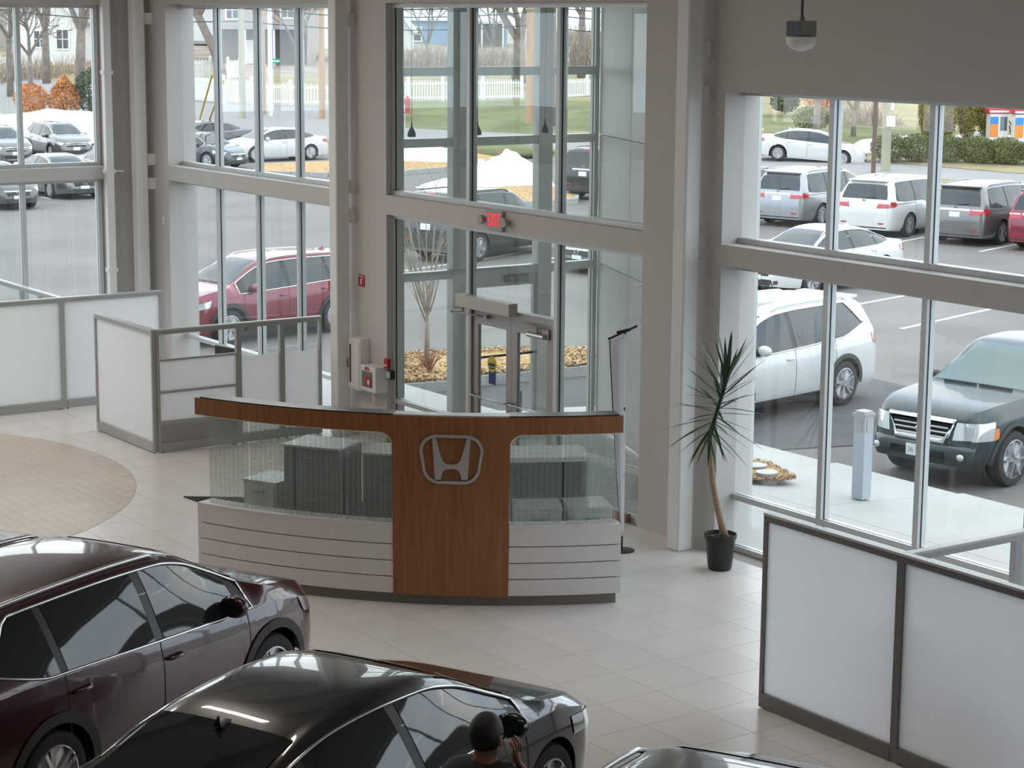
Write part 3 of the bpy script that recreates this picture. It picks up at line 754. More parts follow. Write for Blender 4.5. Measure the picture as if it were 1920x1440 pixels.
# ------------------------------------------------------------------ office partitions
def panel_run(t, p0, p1, h, kinds, base=0.13, th=0.06):
    """a straight run of partition bays from p0 to p1; kinds: list of (length fraction end, style)"""
    p0, p1 = Vector((*p0, 0)), Vector((*p1, 0)); L = (p1-p0).length; rz = math.atan2((p1-p0).y, (p1-p0).x)
    e = empty('partition_run', p0-Vector(t.location), rz, parent=t)
    x = 0.0
    def B(x0, x1, y, z0, z1, name, m): MB().box(x0, x1, -y, y, z0, z1).build(name, m, e)
    for (fe_, style) in kinds:
        x0, x1 = x, L*fe_; x = x1
        w = 0.035
        B(x0, x0+w, th/2, 0.012, h, 'post', PM); B(x1-w, x1, th/2, 0.012, h, 'post', PM)
        B(x0+w, x1-w, th/2+0.004, 0.012, base, 'base_rail', PM)
        B(x0+w, x1-w, th/2, h-0.05, h, 'top_rail', PM)
        for q in (x0+0.06, x1-0.06): MB().cyl((q, 0, 0), (q, 0, 0.014), 0.018, 8).build('foot', 'black_plastic', e)
        if style == 'full': B(x0+w, x1-w, 0.006, base, h-0.05, 'frosted_panel', 'frosted')
        elif style == 'half':
            B(x0+w, x1-w, 0.006, base, 1.16, 'frosted_panel', 'frosted')
        elif style == 'office':
            B(x0+w, x1-w, 0.02, base, 0.36, 'solid_panel', 'alu_dark'); B(x0+w, x1-w, th/2-0.01, 0.36, 0.41, 'rail', PM)
            B(x0+w, x1-w, 0.006, 0.41, 0.78, 'frosted_panel', 'frosted'); B(x0+w, x1-w, th/2-0.01, 0.78, 0.805, 'rail', PM)
            B(x0+w, x1-w, 0.006, 0.805, 1.20, 'frosted_panel', 'frosted'); B(x0+w, x1-w, th/2-0.01, 1.20, 1.225, 'rail', PM)
    MB().box(0.0, L, -th/2-0.006, th/2+0.006, h, h+0.02).build('cap', 'aluminium', e)
    return e
mat('partition_frame', (0.42, 0.42, 0.405), 0.4, metal=0.3)
mat('partition_frame_dark', (0.20, 0.185, 0.18), 0.42, metal=0.3)
PM = 'partition_frame'
pa = tag(empty('office_partition', (-23.96, 10.95, 0)), 'grey framed cubicle corner with frosted panels left of the desk', 'partition', 'office partitions')
panel_run(pa, (-25.80, 10.95), (-23.96, 10.95), 1.60, [(1.0, 'full')])
panel_run(pa, (-23.96, 10.98), (-23.96, 13.40), 1.60, [(0.485, 'office'), (0.752, 'half'), (1.0, 'half')])
pb_ = tag(empty('office_partition', (-27.5, 11.15, 0)), 'long grey framed frosted partition at the far left under the corner window', 'partition', 'office partitions')
panel_run(pb_, (-27.5, 8.9), (-27.5, 12.70), 1.60, [(0.592, 'full'), (1.0, 'full')])
panel_run(pb_, (-30.2, 11.15), (-27.54, 11.15), 1.60, [(0.45, 'half'), (0.72, 'half'), (1.0, 'half')])
PM = 'partition_frame_dark'
pc = tag(empty('office_partition', (-12.1, 10.88, 0)), 'dark framed frosted cubicle wall in the right foreground', 'partition', 'office partitions')
panel_run(pc, (-12.10, 10.88), (-7.4, 10.88), 1.63, [(0.327, 'full'), (0.66, 'full'), (1.0, 'full')])
PM = 'partition_frame'
panel_run(pc, (-10.55, 10.92), (-10.55, 13.5), 1.63, [(0.46, 'half'), (1.0, 'half')])
def monitor(loc, rz, label):
    t = tag(empty('monitor', loc, rz), label, 'monitor')
    MB().box(-0.27, 0.27, -0.02, 0.02, 0.10, 0.43).build('screen', 'black_plastic', t, bevel=0.006)
    MB().box(-0.03, 0.03, 0.0, 0.05, 0.0, 0.2).build('stand', 'black_plastic', t); MB().box(-0.11, 0.11, -0.08, 0.1, 0, 0.012).build('foot', 'black_plastic', t)
def office_desk(loc, d, rz, label):
    t = tag(empty('office_desk', loc, rz), label, 'desk')
    MB().box(-d[0]/2, d[0]/2, -d[1]/2, d[1]/2, d[2]-.03, d[2]).build('desk_top', 'cab_white', t)
    for sx in (-1, 1):
        for sy in (-1, 1): MB().box(sx*(d[0]/2-0.06)-0.02, sx*(d[0]/2-0.06)+0.02, sy*(d[1]/2-0.06)-0.02, sy*(d[1]/2-0.06)+0.02, 0, d[2]-.03).build('leg', 'aluminium', t)
office_desk((-9.75, 12.05, 0), (1.3, 0.7, 0.74), R(90), 'white office desk inside the right foreground cubicle')
monitor((-9.95, 12.05, 1.0-0.26), R(72), 'black monitor showing above the right foreground partition')
office_desk((-25.4, 12.7, 0), (1.6, 0.7, 0.62), 0, 'white office desk inside the cubicle left of the reception desk')
monitor((-25.4, 12.72, 0.62), R(10), 'dark monitor top behind the cubicle rail left of the reception desk')

# ------------------------------------------------------------------ banner stand
bn = tag(empty('banner_stand', (-16.74, 13.0, 0)), 'feather banner on a thin black pole with round base, seen edge-on', 'banner stand')
MB().lathe([(0.14, 0.0), (0.14, 0.008), (0.05, 0.016), (0.016, 0.02)], 32).build('base', 'black_plastic', bn, smooth='auto')
MB().cyl((0, 0, 0.01), (0, 0, 1.55), 0.013, 10).build('pole', 'black_plastic', bn); MB().cyl((0, 0, 1.53), (0, 0, 2.37), 0.010, 10).build('pole', 'black_plastic', bn)
for z in (0.82, 1.54): MB().cyl((0, 0, z-0.02), (0, 0, z+0.02), 0.017, 10).build('collar', 'black_plastic', bn)
mat('banner_white', (0.72, 0.74, 0.76), 0.6); mat('banner_purple', (0.10, 0.02, 0.10), 0.5)
# the cloth hangs from a slanting top bar and bows away below
bd = Vector((-0.57, -0.82, 0)).normalized()
rows = []
for k in range(25):
    u = k/24; z = 2.345-u*2.18
    half = 0.082*(1-u)**0.8+0.008; bow = 0.0
    row = []
    for j in range(9):
        s = j/8
        q = Vector((0, 0, z-(s)*0.08*(1-u))) + bd*(s*2*half-0.02) + Vector((0.02*math.sin(math.pi*s), -0.03*math.sin(math.pi*s), 0)) + bd*bow
        row.append(q)
    rows.append(row)
mbb = MB().grid(rows); o = mbb.build('cloth', 'banner_white', bn, smooth=True)
sol = o.modifiers.new('s', 'SOLIDIFY'); sol.thickness = 0.003
MB().tube([rows[i][8]+bd*0.004 for i in range(25)], 0.006, 6).build('hem', 'banner_purple', bn)
MB().bar(Vector((0, 0, 2.425))-bd*0.125, Vector((0, 0, 2.28))+bd*0.18, 0.03, 0.022).build('top_bar', 'banner_purple', bn)
MB().bar(Vector((0, 0, 2.385))-bd*0.05, Vector((0, 0, 2.35))+bd*0.09, 0.04, 0.03).build('clamp', 'black_plastic', bn)
MB().bar((0, 0, 0.20), Vector((0, 0, 0.20))+bd*0.08, 0.02).build('lower_clip', 'black_plastic', bn)

# ------------------------------------------------------------------ potted palm (yucca)
pl = tag(empty('potted_palm', (-15.60, 13.40, 0)), 'potted yucca palm with one leaning bare trunk in a black pot', 'potted plant')
MB().lathe([(0.115, 0.0), (0.125, 0.03), (0.128, 0.05), (0.155, 0.33), (0.168, 0.335), (0.168, 0.375), (0.158, 0.375), (0.150, 0.33), (0.0, 0.33)], 32).build('pot', 'black_plastic', pl, smooth='auto')
mat('soil', (0.035, 0.025, 0.018), 0.95, noise=(40, 0.8)); mat('trunk_bark', (0.40, 0.28, 0.19), 0.85, noise=(30, 0.30, (1, 1, 6)), bump=(60, 0.6))
MB().lathe([(0.0, 0.345), (0.10, 0.345), (0.15, 0.335)], 24).build('soil', 'soil', pl)
random.seed(4)
tr = []
sdir = Vector((_R.x, _R.y, 0))
for k in range(15):
    u = k/14; tr.append(Vector((0, 0, 0.33+u*1.06)) + sdir*(0.045-0.16*u-0.05*math.sin(u*2.6)))
tr = [p for p in tr]
MB().tube(tr, [0.052, 0.040]+[0.034-0.010*k/13 for k in range(13)], 12).build('trunk', 'trunk_bark', pl, smooth=True)
for k in range(2, 13):      # leaf-scar rings
    pass
mat('palm_leaf', (0.022, 0.060, 0.020), 0.40, noise=(6, 0.35))
top = tr[-1]
crown = []
for k in range(12):
    u = k/11; crown.append(top + Vector((0, 0, u*0.62)) + sdir*(0.0+0.17*u))
MB().tube(crown, [0.026-0.008*k/11 for k in range(12)], 8).build('crown_stem', 'palm_leaf', pl, smooth=True)
def leaf(base, d, L, w, droop):
    rows = []; d = d.normalized(); side = d.cross(Vector((0, 0, 1)))
    if side.length < 0.05: side = Vector((1, 0, 0)).cross(d)
    side.normalize(); nseg = 9
    for i in range(nseg+1):
        t = i/nseg; c = base + d*L*t + Vector((0, 0, -droop*L*t*t))
        ww = w*(0.45+1.2*t if t < 0.35 else 0.87*(1-((t-0.35)/0.65)**1.6))+0.0008
        up = side.cross(d).normalized()
        rows.append([c-side*ww+up*ww*0.35, c, c+side*ww+up*ww*0.35])
    return MB().grid(rows)
nl = 62
for k in range(nl):
    u = k/(nl-1); az = k*2.39996+random.uniform(-.25, .25)
    b = top + (crown[-1]-top)*u
    el = R(-58+132*u**0.85+random.uniform(-9, 9))
    d = Vector((math.cos(el)*math.cos(az), math.cos(el)*math.sin(az), math.sin(el)))
    L = random.uniform(0.44, 0.62) if u > 0.12 else random.uniform(0.32, 0.45)
    o = leaf(b, d, L, random.uniform(0.014, 0.021) if u < 0.85 else 0.023, random.uniform(0.03, 0.25)*(1-u)).build('leaf', 'palm_leaf', pl, smooth=True)
# white pebbles on the soil
mat('perlite', (0.6, 0.58, 0.5), 0.9)
mbp = MB()
for k in range(26):
    a, r_ = random.uniform(0, 6.28), random.uniform(0.06, 0.14); mbp.ell((r_*math.cos(a), r_*math.sin(a), 0.347), (0.006, 0.006, 0.005), 6, 4)
tag(mbp.build('perlite', 'perlite', pl), kind='stuff')
# ------------------------------------------------------------------ vehicles: lofted bodies with fitted parts
mat('car_glass', (0.018, 0.024, 0.026), 0.03, spec=0.7)
mat('car_glass_light', (0.10, 0.15, 0.15), 0.03, spec=0.7)
mat('headlamp', (0.62, 0.66, 0.68), 0.08, metal=0.5, coat=1.0)
mat('lamp_dark', (0.10, 0.11, 0.12), 0.1, metal=0.6, coat=1.0)
mat('tail_red', (0.42, 0.008, 0.018), 0.15, coat=1.0)
mat('tail_clear', (0.70, 0.45, 0.45), 0.15, coat=1.0)
mat('amber', (0.75, 0.22, 0.02), 0.2, coat=1.0)
mat('rim_silver', (0.55, 0.56, 0.58), 0.25, metal=0.85)
mat('cladding', (0.030, 0.031, 0.033), 0.6)
mat('plate_green', (0.10, 0.30, 0.26), 0.5)
mat('inside_dark', (0.010, 0.010, 0.010), 0.9)
class Car:
    def __init__(s, T, W, B, Wr, wb, zb=0.22, rw=0.345, ra=None, tw=0.22, sill=0.90, waist=0.55):
        s.T, s.W, s.B, s.Wr = curve(T), curve(W), curve(B), curve(Wr)
        s.x0, s.x1 = T[0][0], T[-1][0]; s.wb, s.zb0, s.rw, s.tw, s.sill = wb, zb, rw, tw, sill
        s.ra = ra or rw+0.055
        ax = [-wb/2, wb/2]; xs = list(np.linspace(s.x0, s.x1, 64))
        for a in ax: xs += [a+s.ra*math.cos(q) for q in np.linspace(0, math.pi, 21)]
        xs += [s.x0+0.01, s.x0+0.03, s.x0+0.06, s.x1-0.01, s.x1-0.03, s.x1-0.06]
        s.X = np.array(sorted(set(round(v, 4) for v in xs)))
        s.S = np.array([s.section(x) for x in s.X])          # stations x points x (y,z)
    def zbot(s, x):
        z = s.zb0 + 0.10*max(0, abs(x)-abs(s.x1)+0.5)
        for a in (-s.wb/2, s.wb/2):
            d = abs(x-a)
            if d < s.ra: z = max(z, s.rw+math.sqrt(s.ra**2-d*d))
        return z
    def section(s, x):
        T, W, B, Wr = (float(f(x)) for f in (s.T, s.W, s.B, s.Wr)); zb = s.zbot(x)
        B = max(B, zb+0.03); T = max(T, B+0.02); h = B-zb; g = T-B; yb = W*0.955; Wr = min(Wr, yb-0.005)
        z0 = s.zb0; hh = B-z0
        def wy(z):                                         # lower side profile depends on absolute height so arches cut cleanly
            t = max(0, min(1, (z-z0)/hh))
            return W*float(np.interp(t, [0, .10, .30, .55, .82, 1.0], [s.sill, .962, .986, 1.0, .990, .955]))
        P = [(wy(zb+h*t), zb+h*t) for t in (0, .08, .2, .35, .5, .65, .8, .9, .96, 1.0)]
        G = [(yb+(Wr-yb)*.10+.002, B+.08*g), (yb+(Wr-yb)*.36+.008, B+.30*g), (yb+(Wr-yb)*.70+.010, B+.58*g), (Wr+.004, B+.80*g), (Wr-.035*min(1, g/.5), B+.905*g),
             (Wr*.88-.02*min(1, g/.5), B+.958*g), (Wr*.70, B+.983*g), (Wr*.40, B+.996*g), (0.0, T)]
        return P+G
    def at(s, x):
        i = int(np.clip(np.searchsorted(s.X, x)-1, 0, len(s.X)-2)); t = (x-s.X[i])/(s.X[i+1]-s.X[i])
        return s.S[i]*(1-t)+s.S[i+1]*t
    def side_y(s, x, z):
        q = s.at(x); return float(np.interp(z, q[:, 1], q[:, 0]))
    def top_z(s, x, y):
        q = s.at(x); y = abs(y); k = 9; return float(np.interp(-y, -q[k:, 0], q[k:, 1]))
    def end_x(s, y, z, front):
        X = s.X[::-1] if front else s.X; y = abs(y); px = X[0]; pv = -1
        for x in X:
            q = s.at(x); v = (float(np.interp(z, q[:, 1], q[:, 0])) if z <= q[-1, 1] else -1.0)-y
            if v >= 0:
                a, b = px, x
                for _ in range(9 if a != b else 0):
                    c = (a+b)/2; q = s.at(c)
                    if z <= q[-1, 1] and float(np.interp(z, q[:, 1], q[:, 0])) >= y: b = c
                    else: a = c
                return b
            px, pv = x, v
        return X[0]
    # surface-hugging patches -------------------------------------------------
    def side(s, quad, sg, off=0.006, nu=6, nv=4, thick=0.0):
        rows = []
        for i in range(nu+1):
            u = i/nu; row = []
            for j in range(nv+1):
                v = j/nv
                x = (quad[0][0]*(1-u)+quad[1][0]*u)*(1-v)+(quad[3][0]*(1-u)+quad[2][0]*u)*v
                z = (quad[0][1]*(1-u)+quad[1][1]*u)*(1-v)+(quad[3][1]*(1-u)+quad[2][1]*u)*v
                row.append((x, sg*(s.side_y(x, z)+off), z))
            rows.append(row)
        return MB().grid(rows, flip=sg > 0)
    def strip(s, xs, zl, zh, sg, off=0.006, nv=4):
        rows = []
        for x in xs:
            a, b = zl(x), zh(x); rows.append([(x, sg*(s.side_y(x, a+(b-a)*j/nv)+off), a+(b-a)*j/nv) for j in range(nv+1)])
        return MB().grid(rows, flip=sg > 0)
    def end(s, quad, front, off=0.006, nu=6, nv=3):
        rows = []; sg = 1 if front else -1
        for i in range(nu+1):
            u = i/nu; row = []
            for j in range(nv+1):
                v = j/nv
                y = (quad[0][0]*(1-u)+quad[1][0]*u)*(1-v)+(quad[3][0]*(1-u)+quad[2][0]*u)*v
                z = (quad[0][1]*(1-u)+quad[1][1]*u)*(1-v)+(quad[3][1]*(1-u)+quad[2][1]*u)*v
                row.append((s.end_x(y, z, front)+sg*off, y, z))
            rows.append(row)
        return MB().grid(rows, flip=not front)
    def top(s, xs, hw, off=0.006, nv=8, inner=1.0):
        """glass laid on the upper surface; hw(x) half width"""
        rows = []
        for x in xs:
            w_ = hw(x); rows.append([(x, w_*(2*j/nv-1), s.top_z(x, w_*(2*j/nv-1))+off) for j in range(nv+1)])
        return MB().grid(rows, flip=True)
    def shell(s):
        mb = MB(); n = s.S.shape[1]
        rows = []
        for i, x in enumerate(s.X):
            q = s.S[i]; rows.append([(x, p[0], p[1]) for p in q]+[(x, -p[0], p[1]) for p in q[-2::-1]])
        mb.grid(rows)
        m = 2*n-1
        mb.f.append(tuple(range(m))); mb.f.append(tuple(reversed(range((len(s.X)-1)*m, len(s.X)*m))))
        return mb

def wheel_meshes(rw, tw, spokes=5, twin=True):
    h = tw/2
    tire = MB().lathe([(rw*0.66, -h*0.9), (rw*0.80, -h), (rw*0.95, -h*0.86), (rw, -h*0.55), (rw, h*0.55), (rw*0.95, h*0.86), (rw*0.80, h), (rw*0.66, h*0.9), (rw*0.64, h*0.4)], 32, axis='y').mesh('tire', 'auto'); tire.materials.append(MATS['rubber'])
    mb = MB().lathe([(rw*0.70, h*0.62), (rw*0.705, h*0.92), (rw*0.66, h*0.94), (rw*0.63, h*0.55), (rw*0.60, -h*0.5)], 32, axis='y')
    mb.lathe([(rw*0.14, h*0.45), (rw*0.13, h*0.82), (0.001, h*0.86)], 16, axis='y')
    for k in range(spokes):
        for tt in ((-0.11, 0.11) if twin else (0,)):
            a0 = 2*math.pi*k/spokes; a1 = a0+tt
            p0 = Vector((math.cos(a0+tt*0.8)*rw*0.10, h*0.72, math.sin(a0+tt*0.8)*rw*0.10)); p1 = Vector((math.cos(a1+tt*.5)*rw*0.67, h*0.84, math.sin(a1+tt*.5)*rw*0.67))
            mb.bar(p0, p1, rw*(0.13 if twin else 0.24), rw*0.09)
    rim = mb.mesh('rim', 'auto'); rim.materials.append(MATS['rim_silver'])
    brk = MB().lathe([(rw*0.58, -h*0.4), (rw*0.58, h*0.35), (0.001, h*0.35)], 24, axis='y').mesh('brake_disc'); brk.materials.append(MATS['lamp_dark'])
    return tire, rim, brk

def make_car(name, C, opt):
    """a vehicle prototype: Empty with its parts; paint parts are named body, mirror, door_handle"""
    t = empty(name)
    P = 'body_white' if 'paint' not in opt else opt['paint']
    pm = opt['pm']
    body = C.shell().build('body', pm, t, smooth='auto')
    und = MB().box(C.x0+0.25, C.x1-0.3, -float(C.W(0))+0.24, float(C.W(0))-0.24, C.zb0-0.02, 0.56).build('underbody', 'inside_dark', t)
    tire, rim, brk = opt['wheels']
    for a in (C.wb/2, -C.wb/2):
        for sg in (1, -1):
            yy = float(C.W(a))-C.tw/2-0.015
            w_ = link_mesh('wheel', rim, t, (a, sg*yy, C.rw), (0, 0, 0 if sg > 0 else math.pi))
            link_mesh('tire', tire, w_); link_mesh('brake_disc', brk, w_)
            if opt.get('arch'):
                rows = []
                for q in np.linspace(R(-4), R(184), 25):
                    r0, r1 = C.ra-0.004, C.ra+opt['arch']
                    row = []
                    for rr in (r0, (r0+r1)/2, r1):
                        x, z = a+rr*math.cos(q), C.rw+rr*math.sin(q); z = max(z, C.zb0+0.01)
                        row.append((x, sg*(C.side_y(x, z)+0.012), z))
                    rows.append(row)
                MB().grid(rows, flip=sg < 0).build('arch_trim', opt.get('archm', 'cladding'), t, smooth=True)
    if opt.get('rocker'):
        for sg in (1, -1):
            C.side([(-C.wb/2+C.ra+.02, C.zb0+.005), (C.wb/2-C.ra-.02, C.zb0+.005), (C.wb/2-C.ra-.02, C.zb0+opt['rocker']), (-C.wb/2+C.ra+.02, C.zb0+opt['rocker'])], sg, 0.008, 10, 2).build('rocker_trim', 'cladding', t, smooth=True)
    # side glass
    xa, xb = opt['dlo']; cuts = opt['cuts']; zr = opt.get('rear_rise', 0.0); rl = opt.get('rear_len', 0.3); gf = opt.get('gfrac', 0.86)
    def zl(x): return float(C.B(x))+0.022+zr*max(0, 1-(x-xa)/rl)**1.3
    def zh(x):
        v = float(C.B(x))+gf*(float(C.T(x))-float(C.B(x)))-0.008
        if 'rear_top' in opt: v = min(v, opt['rear_top'](x))
        return max(v, zl(x)+0.004)
    gm = opt.get('glass', 'car_glass')
    for sg in (1, -1):
        xs = list(np.linspace(xa, xb, 40))
        C.strip(xs, lambda x: zl(x)-0.012, lambda x: zh(x)+0.012, sg, 0.003).build('window_surround', opt.get('surround', 'black_plastic'), t, smooth=True)
        for (u, v) in cuts:
            C.strip(list(np.linspace(u, v, 14)), zl, zh, sg, 0.007).build('side_window', gm, t, smooth=True)
        if opt.get('chrome'):
            loop = [(x, sg*(C.side_y(x, zl(x))+0.010), zl(x)-0.010) for x in xs]+[(x, sg*(C.side_y(x, zh(x))+0.010), zh(x)+0.010) for x in reversed(xs)]
            MB().tube(loop, 0.011, 6, closed=True).build('window_trim', 'chrome', t, smooth=True)
        # door seams and handles
        for x in opt['doors']:
            zt = min(zl(x)-0.01, float(C.B(x))); C.strip([x-0.004, x+0.004], lambda q: C.zb0+0.09, lambda q: zt, sg, 0.0035, 8).build('door_seam', 'gasket', t)
        for x in opt.get('handles', ()):
            zz_ = float(C.B(x))-opt.get('hdrop', 0.13); y = C.side_y(x, zz_)
            MB().tube([(x-0.10, sg*(y-0.005), zz_), (x-0.08, sg*(y+0.032), zz_+0.004), (x+0.06, sg*(y+0.032), zz_+0.004), (x+0.10, sg*(y-0.005), zz_)], [0.012, 0.016, 0.016, 0.012], 8).build('door_handle', opt.get('handlem', pm), t, smooth=True)
        # mirror
        xm = opt['mirror']; zm = float(C.B(xm))+opt.get('mz', 0.10); ym = C.side_y(xm, zm)
        mb = MB().ell((xm, sg*(ym+0.12), zm), (0.085, 0.125, 0.088), 18, 12)
        mb.v = [(max(p[0], xm-0.045), p[1], zm+(p[2]-zm)*(1.12 if abs(p[2]-zm) < .06 else 1.0)) for p in mb.v]
        mo = mb.build('mirror', opt.get('mirrorm', pm), t, smooth='auto')
        MB().lathe([(.001, 0), (.070, 0), (.070, .004), (.001, .004)], 18, axis='x').xf(Matrix.Translation((xm-0.050, sg*(ym+0.12), zm)) @ Matrix.Diagonal((1, 1.35, .95, 1))).build('mirror_glass', gm, mo); MB().obox((xm, sg*(ym+0.02), zm-0.055), (0.06, 0.12, 0.035)).build('mirror_arm', 'black_plastic', mo)
    # windscreen and backlight
    fx = opt['wscreen']; hwf = lambda x: max(0.05, float(C.Wr(x))*0.93-0.015)
    C.top(list(np.linspace(fx[0], fx[1], 12)), hwf, 0.006).build('windshield', opt.get('wglass', gm), t, smooth=True)
    MB().tube([(fx[1]+0.03, y, C.top_z(fx[1]+0.03, y)+0.014) for y in (0.55, 0.2, 0.02)], 0.009, 6).build('wiper', 'black_plastic', t)
    MB().tube([(fx[1]+0.03, y, C.top_z(fx[1]+0.03, y)+0.014) for y in (-0.02, -0.3, -0.55)], 0.009, 6).build('wiper', 'black_plastic', t)
    rx = opt['rscreen']; hwr = lambda x: max(0.05, float(C.Wr(x))*0.90-0.02)
    C.top(list(np.linspace(rx[0], rx[1], 12)), hwr, 0.007).build('rear_window', gm, t, smooth=True)
    if opt.get('sunroof'):
        a, b = opt['sunroof']; C.top(list(np.linspace(a, b, 5)), lambda x: 0.40, 0.004).build('sunroof', 'car_glass', t, smooth=True)
    if opt.get('rails'):
        for sg in (1, -1):
            a, b = opt['rails']; pts = []
            for i in range(17):
                x = a+(b-a)*i/16; y = float(C.Wr(x))-0.045; z = C.top_z(x, y)+(0.035 if 0 < i < 16 else 0.0); pts.append((x, sg*y, z))
            MB().tube(pts, 0.017, 8).build('roof_rail', opt.get('railm', 'satin_metal'), t, smooth=True)
    if opt.get('fin'):
        x = opt['fin']; z = C.top_z(x, 0)
        MB().add([(x+0.10, 0, z), (x-0.07, 0.03, z), (x-0.07, -0.03, z), (x-0.06, 0.006, z+0.075), (x-0.06, -0.006, z+0.075), (x-0.085, 0, z+0.05)], [(0, 1, 3), (0, 4, 2), (0, 3, 4), (1, 5, 3), (2, 4, 5), (3, 5, 4)]).build('antenna_fin', opt.get('finm', pm), t)
    for (nm, q, m, sides) in opt.get('sidep', ()):
        for sg in sides: C.side(q, sg, 0.008, 8, 4).build(nm, m, t, smooth=True)
    for (nm, q, m) in opt.get('front', ()): C.end(q, True, 0.008, 8, 4).build(nm, m, t, smooth=True)
    for (nm, q, m) in opt.get('rear', ()): C.end(q, False, 0.008, 8, 4).build(nm, m, t, smooth=True)
    for f in opt.get('extra', ()): f(C, t)
    return t
def both(q): return [q, [(-a, b) for a, b in (q[1], q[0], q[3], q[2])]]
def pair(nm, q, m): return [(nm, k, m) for k in both(q)]

W17 = wheel_meshes(0.345, 0.225, 5, True); W18 = wheel_meshes(0.37, 0.24, 5, True); W16 = wheel_meshes(0.325, 0.21, 7, False); WM = wheel_meshes(0.345, 0.225, 7, True)
WT = wheel_meshes(0.385, 0.25, 6, False)
PW_ = paint('white', (0.62, 0.63, 0.62), 0.0, 0.3)
PAINT = dict(white=PW_, maroon=paint('maroon', (0.048, 0.004, 0.008), 0.1, 0.30), black=paint('black', (0.006, 0.006, 0.0055), 0.0, 0.25),
             silver=paint('silver', (0.30, 0.31, 0.32), 0.6, 0.32), grey=paint('grey', (0.16, 0.155, 0.155), 0.55, 0.3), dkgrey=paint('dark_grey', (0.085, 0.085, 0.09), 0.5, 0.3),
             green=mat('paint_dark_green', (0.020, 0.036, 0.040), 0.35, coat=0.45), red=paint('red', (0.20, 0.018, 0.032), 0.3, 0.3), blue=paint('slate_blue', (0.05, 0.065, 0.075), 0.4, 0.3))
def logo_rear(z, s=0.07):
    def f(C, t):
        x = C.end_x(0, z, False)-0.012; mb = MB()
        for sg in (-1, 1): mb.bar((x, sg*s*0.42, z-s*0.4), (x, sg*s*0.55, z+s*0.4), s*0.22, 0.012)
        mb.bar((x, -s*0.45, z), (x, s*0.45, z), s*0.2, 0.012)
        mb.tube([(x, math.cos(q)*s*0.85, z+math.sin(q)*s*0.68) for q in np.linspace(0, 2*math.pi, 21)[:-1]], s*0.09, 6, closed=True)
        mb.build('badge', 'chrome', t)
    return f
def logo_front(z, s=0.08):
    def f(C, t):
        x = C.end_x(0, z, True)+0.03; mb = MB()
        for sg in (-1, 1): mb.bar((x, sg*s*0.42, z-s*0.4), (x, sg*s*0.55, z+s*0.4), s*0.22, 0.012)
        mb.bar((x, -s*0.45, z), (x, s*0.45, z), s*0.2, 0.012)
        mb.tube([(x, math.cos(q)*s*0.85, z+math.sin(q)*s*0.68) for q in np.linspace(0, 2*math.pi, 21)[:-1]], s*0.09, 6, closed=True)
        mb.build('badge', 'chrome', t)
    return f
def spoiler(x, z, hw, dx=0.16):
    def f(C, t):
        MB().box(x-dx, x+0.12, -hw, hw, z-0.03, z+0.02).build('spoiler', t['pm'] if False else C.pm, t, bevel=0.015)
    return f

# compact crossover -------------------------------------------------------
CRV = Car(T=[(-2.34, .66), (-2.31, .90), (-2.25, 1.08), (-2.12, 1.30), (-1.98, 1.49), (-1.80, 1.55), (-1.2, 1.598), (-.4, 1.615), (.15, 1.592), (.45, 1.525), (.80, 1.355), (1.14, 1.165), (1.28, 1.115), (1.6, 1.06), (1.92, .98), (2.10, .87), (2.19, .74), (2.22, .55)],
          W=[(-2.34, .72), (-2.25, .81), (-2.0, .875), (-1.3, .905), (0, .910), (1.3, .905), (1.75, .87), (2.0, .78), (2.14, .66), (2.22, .50)],
          B=[(-2.34, .62), (-2.29, .86), (-2.2, 1.03), (-1.9, 1.075), (-1.2, 1.055), (0, 1.00), (.9, .965), (1.3, .955), (1.7, .91), (2.05, .78), (2.22, .50)],
          Wr=[(-2.34, .66), (-2.2, .70), (-1.95, .58), (-1.2, .605), (-.2, .625), (.5, .61), (1.1, .69), (1.3, .80), (1.9, .70), (2.22, .42)], wb=2.62)
